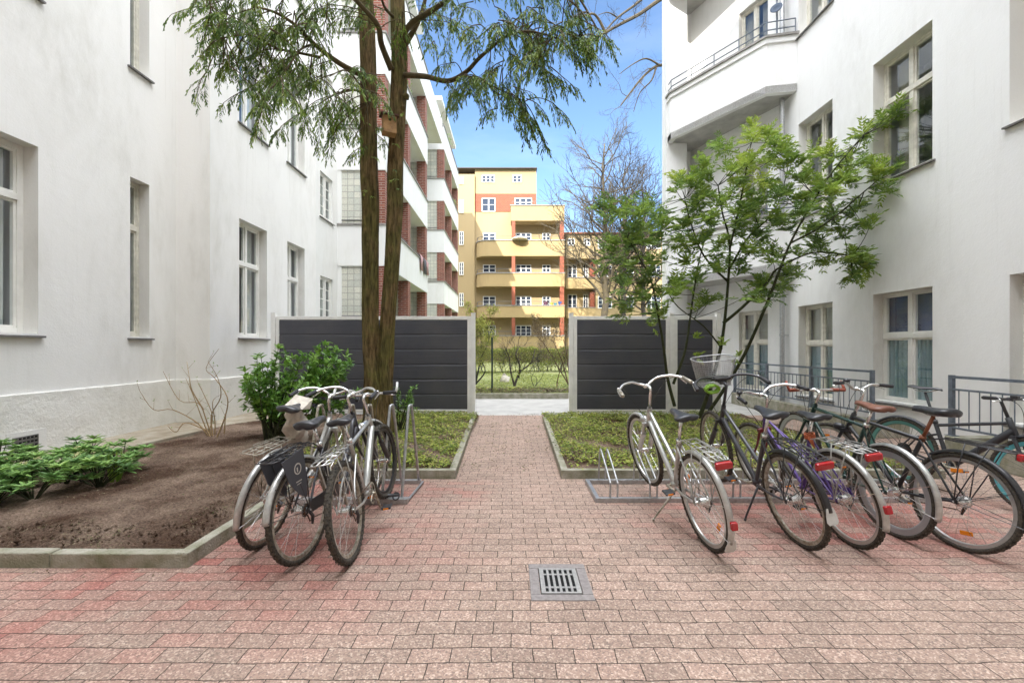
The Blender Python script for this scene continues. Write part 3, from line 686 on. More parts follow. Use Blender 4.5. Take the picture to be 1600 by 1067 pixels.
# ================================================================== FAR OCHRE BUILDING
YF = 39.0
def zz(y, Y=YF): return EYE - (y - HY) * Y / F
def xx(x, Y=YF): return (x - CX) * Y / F
FB = thing('ochre_building', 'ochre apartment block with rounded balconies, brick band and flat roof', 'building', (0, 41, 0))
fb = MB(); YM = YF + 1.4
fb.box(xx(716) - 12, xx(740), YM - .3, 50, 0, 17.8)
fb.box(xx(740), xx(838, YM), YM, 50, 0, zz(265, YM))
fb.box(xx(838, YM), xx(882), YM + .003, 50, 0, zz(322, YM))
fb.build('wall', 'yellow2', FB)
e = MB(); e.box(xx(716) - 12.1, xx(838, YM) + .06, YM - .36, 50, zz(265, YM), zz(265, YM) + .05); e.build('roof', 'roof', FB)
b_ = MB(); b_.box(xx(738, YM), xx(837.5, YM), YM - .04, YM - .003, zz(331, YM), zz(303, YM)); b_.build('brick_band', 'brick_far', FB)
def fwin(parent, x0, x1, y0, y1, Y, cols=2, rows=3, mat='winwhite', z=None):
    X0, X1_ = xx(x0, Y), xx(x1, Y); Z0, Z1 = (zz(y1, Y), zz(y0, Y)) if z is None else z
    f = MB(); t = .065
    f.box(X0, X1_, Y - .07, Y - .015, Z0, Z0 + t); f.box(X0, X1_, Y - .07, Y - .015, Z1 - t, Z1); f.box(X0, X0 + t, Y - .07, Y - .015, Z0 + t, Z1 - t); f.box(X1_ - t, X1_, Y - .07, Y - .015, Z0 + t, Z1 - t)
    for i in range(1, cols):
        x = X0 + (X1_ - X0) * i / cols; f.box(x - .045, x + .045, Y - .065, Y - .015, Z0 + t, Z1 - t)
    for i in range(1, rows):
        zq = Z0 + (Z1 - Z0) * i / rows
        f.box(X0 + t, X1_ - t, Y - .06, Y - .02, zq - .018, zq + .018)
    o = f.build('window', mat, parent)
    p = MB(); p.quad((X0 + t, Y - .03, Z0 + t), (X1_ - t, Y - .03, Z0 + t), (X1_ - t, Y - .03, Z1 - t), (X0 + t, Y - .03, Z1 - t)); p.build('pane', 'farglass', o)
    return o
for (x0, x1) in [(753, 773), (801, 815)]: fwin(FB, x0, x1, 274.5, 285.5, YM, 2 if x1 - x0 < 18 else 3, 2)
fwin(FB, 753, 774, 310, 331, YM - .02, 2, 2); fwin(FB, 804, 831, 310, 324, YM - .02, 3, 2)
for (y0, y1) in [(277, 288), (313, 333), (362, 383), (410, 430), (458, 479)]: fwin(FB, 717.5, 724.5, y0, y1, YM - .3, 2, 3)
bands = [(376, 400), (427, 447.5), (478, 496), (525, 545)]
def rounded(x0, x1, y0, y1, rad, n=8):
    pts = [(x1, y0), (x1, y1), (x0, y1)] ; cxx, cyy = x0 + rad, y0 + rad
    arc = [(cxx - rad * cos(pi / 2 * i / n), cyy - rad * sin(pi / 2 * i / n)) for i in range(n + 1)]
    return [(x0, y1)] + arc + [(x1, y0), (x1, y1)]
for i, (ya, yb) in enumerate(bands):
    X0, X1_ = xx(743), xx(882); poly = rounded(X0, X1_, YF, YM - .004, 1.2)[::1]
    p = MB(); p.prism(poly, zz(yb), zz(ya)); pa = p.build('balcony', 'yellow', FB)
    c = MB(); pl = rounded(X0 - .06, X1_ + .06, YF - .06, YM - .004, 1.26); c.prism(pl, zz(ya), zz(ya) + .07); c.build('coping', 'coping', pa)
    r_ = MB(); pts = [(q[0], q[1], zz(ya) + .42) for q in rounded(X0 + .05, X1_ - .05, YF + .05, YM - .05, 1.15)]; r_.tube(pts, .022, 5)
    for q in pts[::3]: r_.tube([q, (q[0], q[1], zz(ya) + .07)], .015, 4)
    for xq in np.arange(X0 + 2, X1_, 1.3): r_.tube([(xq, YF + .05, zz(ya) + .07), (xq, YF + .05, zz(ya) + .42)], .015, 4)
    r_.build('railing', 'railp', pa)
    up = 345 if i == 0 else bands[i - 1][1]
    for (xa, xb) in [(799.5, 805), (875, 881.5)]:
        b_ = MB(); b_.box(xx(xa), xx(xb), YF + .03, YF + .42, zz(ya) + .07, zz(up)); b_.build('pillar', 'brick_far', FB)
    zb = zz(ya); 
    for (xa, xb, c_) in [(753, 773.5, 2), (806, 831, 3), (849, 862, 2)]:
        fwin(FB, 800 + (xa - 800) * YF / YM, 800 + (xb - 800) * YF / YM, 0, 0, YM, c_, 3, z=(zb + .0, zb + 1.05))
        fwin
p = MB(); p.box(xx(798), xx(882), YF, YM - .004, zz(345), zz(321.5)); pa = p.build('balcony', 'yellow', FB)
c = MB(); c.box(xx(798) - .06, xx(882) + .06, YF - .06, YM - .004, zz(321.5), zz(321.5) + .07); c.build('coping', 'coping', pa)
p = MB(); p.box(xx(743), xx(882), YF + .5, YM - .004, 0, zz(545)); p.build('base', 'yellow', FB)
# planting on the top terrace: thin railing
r_ = MB(); r_.tube([(xx(800), YF + .1, zz(321.5) + .42), (xx(881), YF + .1, zz(321.5) + .42)], .02, 5)
for q in np.linspace(xx(800), xx(881), 8): r_.tube([(q, YF + .1, zz(321.5) + .07), (q, YF + .1, zz(321.5) + .42)], .015, 4)
r_.build('railing', 'railp', pa)
q_ = MB(); q_.tube([(xx(727), YM + 1, zz(265)), (xx(727), YM + 1, zz(259))], .08, 6); q_.build('vent_pipe', 'rail', FB)

# lower wing to the right
FW = thing('ochre_wing', 'lower ochre apartment wing behind the bare trees with recessed balconies', 'building', (12, 42, 0))
YW = 41.0; m = MB(); zt = zz(366, YW)
m.box(xx(882) + .004, 46, YW + 1.2, 52, 0, zt)
m.box(xx(931, YW), 46, YW, YW + 1.2, 0, zt)
m.box(xx(882, YW) + .15, xx(931, YW), YW, YW + 1.2, zz(404, YW), zt)
m.build('wall', 'yellow2', FW)
e = MB(); e.box(xx(882) + .02, 46.2, YW - .25, 52, zt, zt + .12); rf = e.build('roof', 'terracotta', FW)
e = MB(); e.box(xx(943, YW + 3), xx(951, YW + 3), YW + 3, YW + 4, zt + .12, zt + 1.1); e.build('chimney', 'brick_far', rf)
for i, (ya, yb) in enumerate([(434, 451), (481, 497), (527, 545)]):
    p = MB(); p.box(xx(882, YW) + .15, xx(931, YW), YW, YW + .14, zz(yb, YW), zz(ya, YW)); p.box(xx(882, YW) + .15, xx(931, YW), YW + .14, YW + 1.2, zz(yb, YW), zz(yb, YW) + .2); pa = p.build('balcony', 'yellow', FW)
    c = MB(); c.box(xx(882, YW) + .15, xx(931, YW), YW - .05, YW + .18, zz(ya, YW), zz(ya, YW) + .06); c.build('coping', 'coping', pa)
    b_ = MB(); b_.box(xx(923, YW), xx(930, YW), YW + .3, YW + .7, zz(yb, YW) + .2, zz(ya, YW) + 1.55); b_.build('pillar', 'brick_far', FW)
    for (xa, xb) in [(887, 901), (911, 919)]: fwin(FW, xa, xb, ya - 21, ya + 3, YW + 1.2, 2, 3)
for (y0, y1) in [(373, 389), (414.5, 433), (463, 482), (510, 530)]:
    for (xa, xb, c_) in [(934, 956, 3), (974, 990, 2), (1010, 1032, 3), (1060, 1085, 3), (1110, 1130, 2), (1160, 1185, 3), (1220, 1245, 3), (1290, 1315, 3), (1370, 1395, 3), (1450, 1475, 3)]: fwin(FW, xa, xb, y0, y1, YW, c_, 3)
for (xa, xb) in [(887, 898), (912, 922)]: fwin(FW, xa, xb, 373, 384, YW, 2, 2)
# things on the far balconies
for i, (x, c, lab, s) in enumerate([(853, 'pot_p', 'plum coloured flower pot on the far balcony rail', 1.4), (862, 'pot_y', 'lime green flower pot on the far balcony rail', 1), (868, 'pot_t', 'turquoise flower pot on the far balcony rail', .9), (876, 'pot_b', 'dark blue flower pot on the far balcony rail', 1.3)]):
    o = MB(); o.lathe((xx(x), YF + .2, zz(478) + .05), (0, 0, 1), [(0, .1 * s), (.2 * s, .16 * s), (.26 * s, .17 * s), (.26 * s, .12 * s)], 12)
    tag(o.build('flower_pot', c, smooth=False), lab, 'flower pot', 'flower pots on the far balcony')
pr = thing('parasol', 'small pale closed garden parasol spread over the far balcony rail', 'parasol', (xx(812), YF - .2, zz(376)))
o = MB(); o.lathe((xx(812), YF - .25, zz(376) + .05), (0, 0, 1), [(0, .75), (.05, .72), (.3, .1), (.36, .03)], 10); o.build('canopy', 'parasol', pr)
o = MB(); o.tube([(xx(812), YF + .3, zz(376) - .9), (xx(812), YF - .25, zz(376) + .4)], .02, 6); o.build('pole', 'railp', pr)

# ================================================================== RIGHT BUILDING
RB = thing('white_corner_building', 'white rendered building with corner loggias, behind the row of parked bicycles', 'building', (6.5, 7, 0))
XR = 6.5; FR = 4.12; rb = MB()
hr_ = []
for k in range(4):
    z0, z1 = (.55, 2.43) if k == 0 else (4.40 + FR * (k - 1), 6.55 + FR * (k - 1))
    hr_ += [(3.9, 5.56, z0 if k else .5, z1), (6.58, 7.66, z0, z1), (8.63, 9.66, z0 if k else .42, z1 - .02), (.6, 2.0, z0, z1), (-3.5, -2, z0, z1)]
wall_holes(rb, (XR, 0, 0), (0, 1, 0), (-1, 0, 0), -6, 10.25, 0, 20, hr_, .28, 1)
A_ = V((6.5, 10.25, 0)); B_ = V((5.35, 12.75, 0)); dd = (B_ - A_).normalized(); nn_ = V((-dd.y, dd.x, 0))
if nn_.x > 0: nn_ = -nn_
Ld = (B_ - A_).length
hd = []
for k in range(4):
    z0, z1 = (.42, 2.42) if k == 0 else (3.3 + FR * (k - 1) + .15, 6.2 + FR * (k - 1))
    hd.append((.35, 1.15, z0, z1))
wall_holes(rb, A_, dd, nn_, 0, Ld, 0, 20, hd, .2, 1)
rb.quad(B_, (5.02, 12.75, 0), (5.02, 12.75, 20), (B_.x, B_.y, 20))
rb.quad((5.02, 12.75, 0), (5.02, 12.2, 0), (5.02, 12.2, 20), (5.02, 12.75, 20))
rb.quad((5.02, 12.2, 0), (4.42, 12.2, 0), (4.42, 12.2, 20), (5.02, 12.2, 20))
rb.quad((4.42, 12.2, 0), (5.5, 15.6, 0), (5.5, 15.6, 20), (4.42, 12.2, 20)); rb.quad((5.5, 15.6, 0), (16, 15.6, 0), (16, 15.6, 20), (5.5, 15.6, 20))
rb.quad((16, 15.6, 0), (16, -6, 0), (16, -6, 20), (16, 15.6, 20))
rb.add([(6.5, -6, 20), (16, -6, 20), (16, 15.6, 20), (5.5, 15.6, 20), (4.42, 12.2, 20), (5.02, 12.2, 20), (5.02, 12.75, 20), (5.35, 12.75, 20), (6.5, 10.25, 20)], [tuple(range(9))])
rb.build('wall', ['whiter', 'reveal'], RB)
for k in range(3):
    z0, z1 = (.55, 2.43) if k == 0 else (4.40 + FR * (k - 1), 6.55 + FR * (k - 1))
    o_, u_, n_ = (XR, 0, 0), (0, 1, 0), (-1, 0, 0)
    if k == 0:
        window(RB, o_, u_, n_, 6.58, 7.66, z0, z1, dep=.2, cols=2, transom=.60, inside='bluefilm', fw=.04, cdep=.03, side='low', topmat='deepblue')
        window(RB, o_, u_, n_, 3.9, 5.56, .5, z1, dep=.2, cols=2, transom=.60, inside='bluefilm', fmat='winwhite', cdep=.04, side='low')
        window(RB, o_, u_, n_, 8.63, 9.66, .42, z1 - .02, dep=.2, cols=2, transom=.58, inside='bluefilm', fmat='winframe', cdep=.06, side='low')
    else:
        window(RB, o_, u_, n_, 6.58, 7.66, z0, z1, dep=.22, cols=2, transom=.66, inside='blind', fmat='winframe', cdep=.2, side='sides')
        window(RB, o_, u_, n_, 3.9, 5.56, z0, z1, dep=.22, cols=2, transom=.66, inside='curtain', fmat='winframe', cdep=.2, side='sides')
        window(RB, o_, u_, n_, 8.63, 9.66, z0, z1 - .02, dep=.22, cols=2, transom=.66, inside='blind', fmat='winframe', cdep=.2, side='sides')
    zz0, zz1 = (.42, 2.42) if k == 0 else (3.45 + FR * (k - 1), 6.2 + FR * (k - 1))
    window(RB, A_, dd, nn_, .35, 1.15, zz0, zz1, dep=.14, cols=2, transom=.6, inside='bluefilm' if k == 0 else 'blind', fmat='winframe', cdep=.1, side='low' if k == 0 else 'sides')
# loggia floors and parapets: polygon that runs from the long wall round the chamfer to the pier
for k in range(3):
    z0 = 3.22 + FR * k; z1 = z0 + 1.25
    pa_ = [V((6.5, 9.70)), V((5.86, 9.82)), V((4.46, 11.95)), V((4.46, 12.2))]
    sl = MB(); sl.prism([(6.5, 9.70), (5.86, 9.82), (4.46, 11.95), (4.46, 12.198), (5.02, 12.198), (5.02, 12.748), (5.35, 12.748), (6.498, 10.25)][::-1], z0, z0 + .16)
    so = sl.build('balcony', 'stucco_soffit', RB)
    wp = MB(); t = .13
    inner = [V((6.5, 9.84)), V((5.94, 9.94)), V((4.60, 11.98)), V((4.60, 12.2))]
    vs = []; n = 4
    for z in (z0 - .004, z1): vs += [(p.x, p.y, z) for p in pa_] + [(p.x, p.y, z) for p in inner]
    fs = []
    for i in range(3): fs += [(i, i + 1, 8 + i + 1, 8 + i), (4 + i + 1, 4 + i, 12 + i, 12 + i + 1), (8 + i, 8 + i + 1, 12 + i + 1, 12 + i), (i + 1, i, 4 + i, 4 + i + 1)]
    wp.add(vs, fs); pp = wp.build('parapet', 'whiter', so)
    cp = MB()
    def off(p, c, s): return (p.x + (p.x - c[0]) * s, p.y + (p.y - c[1]) * s)
    cc = (5.9, 11.9)
    o1 = [V((6.5, 9.62)), V((5.82, 9.75)), V((4.38, 11.92)), V((4.38, 12.19))]; i1 = [V((6.5, 9.88)), V((5.98, 9.98)), V((4.65, 12.0)), V((4.65, 12.19))]
    for (za, zb, grow) in [(z1, z1 + .05, 0), (z1 - .12, z1, -.045)]:
        oo = o1 if grow == 0 else [V((6.5, 9.66)), V((5.84, 9.785)), V((4.42, 11.935)), V((4.42, 12.19))]
        vs = []
        for z in (za, zb): vs += [(p.x, p.y, z) for p in oo] + [(p.x, p.y, z) for p in i1]
        cp.cur = 0 if grow == 0 else 1; cp.add(vs, fs)
    cp.build('coping', ['coping', 'whiter'], so)
    rl = MB()
    cen = [(6.46, 9.70), (5.88, 9.84), (4.47, 11.96), (4.47, 12.15)]
    for hh in (.16, .34): rl.tube([(p[0], p[1], z1 + .05 + hh) for p in cen], .014, 6)
    for i in range(2):
        a0 = V(cen[i]); a1 = V(cen[i + 1]); nseg = 1 if i == 0 else 4
        for j in range(nseg + (1 if i else 0)):
            p = a0.lerp(a1, j / nseg); rl.tube([(p.x, p.y, z1 + .05), (p.x, p.y, z1 + .39)], .012, 6)
    rl.build('railing', 'rail', so)
dp = MB(); X_, Y_ = 6.36, 10.02
for (za, zb) in [(0.05, 3.2), (4.5, 7.33), (8.6, 11.4), (12.7, 15.6)]:
    dp.tube([(X_, Y_, za), (X_, Y_, zb)], .052, 12)
    for zc in np.arange(za + .4, zb, 1.3): dp.tube([(X_, Y_, zc), (X_, Y_, zc + .05)], .06, 12); dp.box(X_, 6.5, Y_ - .012, Y_ + .012, zc + .01, zc + .03)
tag(dp.build('downpipe', 'steel', smooth=False), 'grey zinc rainwater downpipe running up the white corner building', 'downpipe')
lt = thing('balcony_dish', 'small dark blue enamel dish on a pole at the upper balcony rail', 'dish', (6.1, 9.85, 8.6))
o = MB(); o.lathe((6.12, 9.84, 9.28), (-.5, -.6, .25), [(0, .02), (.015, .09), (.05, .125), (.06, .125), (.03, .07), (.02, .02)], 18); o.build('dish', 'bluemetal', lt, smooth=True)
o = MB(); o.tube([(6.15, 9.88, 8.65), (6.15, 9.88, 9.9)], .02, 8); o.build('pole', 'rail', lt)

# light wells with railings along the right wall
for (ya, yb, lab) in [(3.0, 5.73, 'blue grey light well railing nearest the right picture edge'), (6.95, 11.3, 'long blue grey light well railing behind the shrub tree')]:
    XL = 5.9
    wl = MB(); wl.box(XL - .08, XL + .08, ya, yb, 0, .30); wl.box(XL + .08, XR, ya, ya + .16, 0, .30); wl.box(XL + .08, XR, yb - .16, yb, 0, .30)
    wo = wl.build('light_well_kerb', 'concrete', bevel=.01); tag(wo, 'low concrete light well wall under the ' + ('near' if ya < 5 else 'far') + ' blue grey railing', 'light well')
    r_ = thing('railing', lab, 'railing', (XL, ya, .3), 'light well railings')
    ztop = 1.10
    f = MB()
    f.box(XL - .02, XL + .02, ya, yb, ztop - .03, ztop + .005); f.box(XL - .016, XL + .016, ya, yb, ztop - .19, ztop - .165); f.box(XL - .016, XL + .016, ya, yb, .40, .425)
    f.build('rail', 'rail', r_)
    npst = max(2, round((yb - ya) / 1.45) + 1)
    for i in range(npst):
        y = ya + (yb - ya) * i / (npst - 1); y = min(max(y, ya + .02), yb - .02)
        f = MB(); f.box(XL - .025, XL + .025, y - .025, y + .025, .30, ztop + .012); f.box(XL - .05, XL + .05, y - .05, y + .05, .30, .31); f.build('post', 'rail', r_)
    f = MB()
    for y in np.arange(ya + .12, yb - .05, .125): f.tube([(XL, y, .42), (XL, y, ztop - .18)], .007, 6)
    f.build('bar', 'rail', r_, kind='stuff')

# ================================================================== REAR BUILDING (behind the camera: it keeps the courtyard in shade)
RR = thing('rear_building', 'tall cream courtyard building closing the yard behind the viewer', 'building', (0, -6, 0))
m = MB(); hr2 = []
for k in range(5):
    for x in (-4.6, -1.2, 2.2, 5.0): hr2.append((x, x + 1.2, 1.3 + 4.0 * k, 3.3 + 4.0 * k))
wall_holes(m, (0, -6.0, 0), (1, 0, 0), (0, 1, 0), -14, 16, 0, 21, hr2, .2)
m.box(-14, 16, -16, -6.3, 0, 20.98); m.build('wall', 'rearw', RR)
for h in hr2[:12]: window(RR, (0, -6.0, 0), (1, 0, 0), (0, 1, 0), *h, dep=.15, cols=2, transom=.65, inside='curtain')

# ================================================================== FENCES
YFn = 9.22
def panel(x0, x1, ndiv, parent):
    fr = MB(); t = .075; z0, z1 = .07, 2.155; y0, y1 = YFn - .03, YFn + .03
    fr.box(x0, x1, y0, y1, z1 - t, z1); fr.box(x0, x1, y0, y1, z0, z0 + t); fr.box(x0, x0 + t, y0, y1, z0 + t, z1 - t); fr.box(x1 - t, x1, y0, y1, z0 + t, z1 - t)
    fr.build('frame', 'alu', parent, bevel=.004)
    b = MB(); nb = 6; h = (z1 - z0 - 2 * t) / nb; segs = 40
    for i in range(nb):
        za = z0 + t + h * i + .006; zb = z0 + t + h * (i + 1) - .006
        for d in range(ndiv):
            xa = x0 + t + (x1 - x0 - 2 * t) * d / ndiv + .002; xb = x0 + t + (x1 - x0 - 2 * t) * (d + 1) / ndiv - .002
            vs = []; ph = random.uniform(0, 6)
            for s_ in range(segs + 1):
                x = xa + (xb - xa) * s_ / segs; wv = .0025 * sin(x * 2.3 + ph) + .0015 * sin(x * 9 + ph)
                vs += [(x, y0 + .012, za), (x, y0 + .006 + wv * .5, za + .015), (x, y0 + .006 + wv * .5, zb - .02 + wv), (x, y0 + .016, zb + wv)]
            b.add(vs, [(s_ * 4 + q, s_ * 4 + 4 + q, s_ * 4 + 5 + q, s_ * 4 + 1 + q) for s_ in range(segs) for q in range(3)])
    b.box(x0 + t, x1 - t, y0 + .018, y1 - .01, z0 + t, z1 - t)
    b.build('boards', 'boards', parent)
def post(x0, x1, parent, h=2.215):
    p = MB(); p.box(x0, x1, YFn - .05, YFn + .05, .0, h); o = p.build('post', 'alu', parent, bevel=.006)
    c = MB(); c.box(x0 - .004, x1 + .004, YFn - .054, YFn + .054, h, h + .012); c.build('cap', 'alu', o)
LFn = thing('privacy_fence', 'long dark board fence left of the path, behind the twin trunks', 'fence', (-3, YFn, 0))
post(-5.20, -5.11, LFn); post(-.885, -.795, LFn); panel(-5.105, -.89, 2, LFn)
RFn = thing('privacy_fence', 'dark board fence in two light metal frames right of the path', 'fence', (3, YFn, 0))
post(1.235, 1.325, RFn); panel(1.33, 3.40, 1, RFn); post(3.405, 3.495, RFn); panel(3.50, 4.41, 1, RFn); post(4.415, 4.505, RFn)

# drain grate in the pavers
dr = thing('drain_grate', 'square cast iron drain grate set in the brick paving', 'drain', (.29, 2.7, 0))
D0, D1, E0, E1 = .112, .488, 2.487, 2.905; cx_, cy_ = (D0 + D1) / 2, (E0 + E1) / 2
f = MB(); b_ = .06
f.box(D0, D1, E0, E0 + b_, -.02, .006); f.box(D0, D1, E1 - b_, E1, -.02, .006); f.box(D0, D0 + b_, E0 + b_, E1 - b_, -.02, .006); f.box(D1 - b_, D1, E0 + b_, E1 - b_, -.02, .006)
f.build('frame', simple('worn_iron_frame', (.30, .27, .26), .7, .2, noise=.3, nscale=40, bump=.4, bscale=150), dr, bevel=.003)
f = MB(); x0, x1, y0, y1 = D0 + b_ + .006, D1 - b_ - .006, E0 + b_ + .006, E1 - b_ - .006
f.box(x0, x1, y0, y0 + .016, -.02, .010); f.box(x0, x1, y1 - .016, y1, -.02, .010); f.box(x0, x0 + .028, y0 + .016, y1 - .016, -.02, .010); f.box(x1 - .028, x1, y0 + .016, y1 - .016, -.02, .010)
nb = 6; iw = x1 - x0 - .056; sw_ = .0185; bw_ = (iw - nb * sw_) / (nb - 1)
for i in range(1, nb): xa = x0 + .028 + i * sw_ + (i - 1) * bw_; f.box(xa, xa + bw_, y0 + .016, y1 - .016, -.02, .0085)
for yy in (y0 + .062, y1 - .075): f.box(x0 + .028, x1 - .028, yy, yy + .016, -.02, .0065)
f.build('grid', simple('cast_grate_iron', (.42, .41, .39), .55, .4, noise=.3, nscale=50), dr, bevel=.0015)
f = MB(); f.box(x0 - .004, x1 + .004, y0 - .004, y1 + .004, .0015, .0035); f.build('pit', 'hole', dr)

# ================================================================== BICYCLES  (local frame: x forwards, y left, z up, rear tyre contact at the origin)
def bez(p0, p1, p2, n=8): return [V(p0) * (1 - t) ** 2 + V(p1) * 2 * t * (1 - t) + V(p2) * t * t for t in [i / n for i in range(n + 1)]]
class XB_(MB):
    def __init__(s, X=None): super().__init__(); s.X = X
    def build(s, *a_, **k):
        if s.X is not None: s.v = [tuple(s.X @ V(p)) for p in s.v]
        return super().build(*a_, **k)
def make_wheel(root, X, cx, Rr, tyre, rim, nsp=28, tw=.019, rimh=.022, spm='chrome', hub=.02, rimw=.011, phase=0.0, cass=False, disc=False):
    c = (cx, 0, Rr); A1, A2 = (1, 0, 0), (0, 0, 1)
    sp = XB_(X); ri = Rr - tw * 1.9 - rimh
    sp.lathe((cx, -.05, Rr), (0, 1, 0), [(0, .008), (.012, .012), (.02, hub + .009), (.026, hub), (.07, hub), (.076, hub + .009), (.088, .012), (.1, .008)], 14)
    sp.lathe((cx, -.075, Rr), (0, 1, 0), [(0, .007), (.15, .007)], 8)
    for i in range(nsp):
        an = 2 * pi * i / nsp + phase; sd_ = 1 if i % 2 else -1; off_ = .9 * (1 if (i // 2) % 2 else -1)
        h = V((cx + (hub + .006) * cos(an + off_), sd_ * .028, Rr + (hub + .006) * sin(an + off_))); e = V((cx + (ri + .004) * cos(an), sd_ * .002, Rr + (ri + .004) * sin(an)))
        sp.tube([h, e], .0013, 4, cap=False)
    if cass: 
        for q in range(5): sp.lathe((cx, -.032 - q * .005, Rr), (0, 1, 0), [(0, .022 + .006 * (4 - q)), (.002, .022 + .006 * (4 - q))], 24)
    if disc: sp.lathe((cx, .04, Rr), (0, 1, 0), [(0, .075), (.002, .075)], 30)
    wo = sp.build('wheel', spm, root, smooth=False)
    t = XB_(X); prof = [(tw * 1.0 * cos(q) - tw, tw * sin(q)) for q in np.linspace(0, 2 * pi, 14, endpoint=False)]
    t.ring(c, A1, A2, Rr, prof, 72)
    for i in range(90):                                  # tread blocks
        an = 2 * pi * i / 90
        for sd_ in (-1, 1):
            for (ry, rr) in ((.3, .9985), (.72, .985)):
                if (i + (ry > .5)) % 2: continue
                p = V((cx + Rr * rr * cos(an), sd_ * tw * ry, Rr + Rr * rr * sin(an)))
                m_ = Matrix.Rotation(-an, 3, 'Y'); t.cbox(p, (.004, tw * .38, .015), m_)
    t.build('tyre', tyre, wo, smooth=True)
    r_ = XB_(X); ro = Rr - tw * 1.75
    r_.ring(c, A1, A2, ro, [(0, rimw), (0, -rimw), (-rimh, -rimw * .9), (-rimh * 1.25, -rimw * .45), (-rimh * 1.25, rimw * .45), (-rimh, rimw * .9)], 72)
    r_.build('rim', rim, wo)
    return wo
def mudguard(root, X, cx, Rr, a0, a1, mat, wdt=.023, name='mudguard', stays=((.9,),), gap=.018, n=26, staymat='chrome', flap=None):
    g = XB_(X); secs = []
    for i in range(n + 1):
        an = R(a0 + (a1 - a0) * i / n); sec = []
        for (u, d) in [(-1, -.012), (-.75, .0), (-.35, .007), (0, .009), (.35, .007), (.75, .0), (1, -.012), (.95, -.015), (.7, -.004), (0, .005), (-.7, -.004), (-.95, -.015)]:
            rr = Rr + gap + d; sec.append((cx + rr * cos(an), u * wdt, Rr + rr * sin(an)))
        secs.append(sec)
    g.loft(secs); o = g.build(name, mat, root, smooth=True)
    s = XB_(X)
    for (fa,) in stays:
        an = R(a0 + (a1 - a0) * fa)
        for sd_ in (-1, 1): s.tube([(cx, sd_ * .06, Rr), (cx + (Rr + gap) * cos(an), sd_ * (wdt + .002), Rr + (Rr + gap) * sin(an))], .0024, 5)
    s.build('stay', staymat, o)
    if flap:
        f = XB_(X); an = R(a1 if flap > 0 else a0); rr = Rr + gap
        b0 = V((cx + rr * cos(an), 0, Rr + rr * sin(an))); tn = V((-sin(an), 0, cos(an))) * (1 if flap > 0 else -1)
        vs = []
        for (u, k) in [(-.024, -.03), (-.036, .02), (-.04, .06), (-.026, .08), (.026, .08), (.04, .06), (.036, .02), (.024, -.03)]:
            vs.append(b0 + tn * k + V((0, u, 0)))
        rad = V((cos(an), 0, sin(an))) * .002; f.add([v + rad for v in vs] + [v - rad for v in vs], [tuple(range(8)), tuple(range(15, 7, -1))] + [(i, (i + 1) % 8 + 0, 8 + (i + 1) % 8, 8 + i) for i in range(8)])
        f.build('mudflap', 'plasticwhite', o)
    return o
def saddle_mesh(c, tilt=0, wd=1.0, ln=1.0, th=1.0):
    m = MB(); secs = []
    for (x, w_, z, dn) in [(.150, .010, -.012, .012), (.142, .020, -.002, .022), (.10, .027, .004, .03), (.05, .034, .006, .034), (0, .048, .004, .036), (-.05, .072, .006, .04), (-.09, .088, .014, .045), (-.12, .086, .018, .046), (-.138, .070, .016, .04), (-.146, .04, .010, .025)]:
        w_ *= wd; x *= ln; sec = []
        for k in range(16):
            an = 2 * pi * k / 16; yy = w_ * cos(an); top = sin(an)
            z_ = z + (.016 * top * th if top > 0 else dn * th * top * (abs(cos(an)) ** .5 * .4 + .6)) - .010 * (abs(yy) / (w_ + .001)) ** 2
            sec.append((x, yy, z_))
        secs.append(sec)
    m.loft(secs); rt = Matrix.Rotation(tilt, 3, 'Y'); m.v = [tuple(rt @ V(p) + V(c)) for p in m.v]; return m
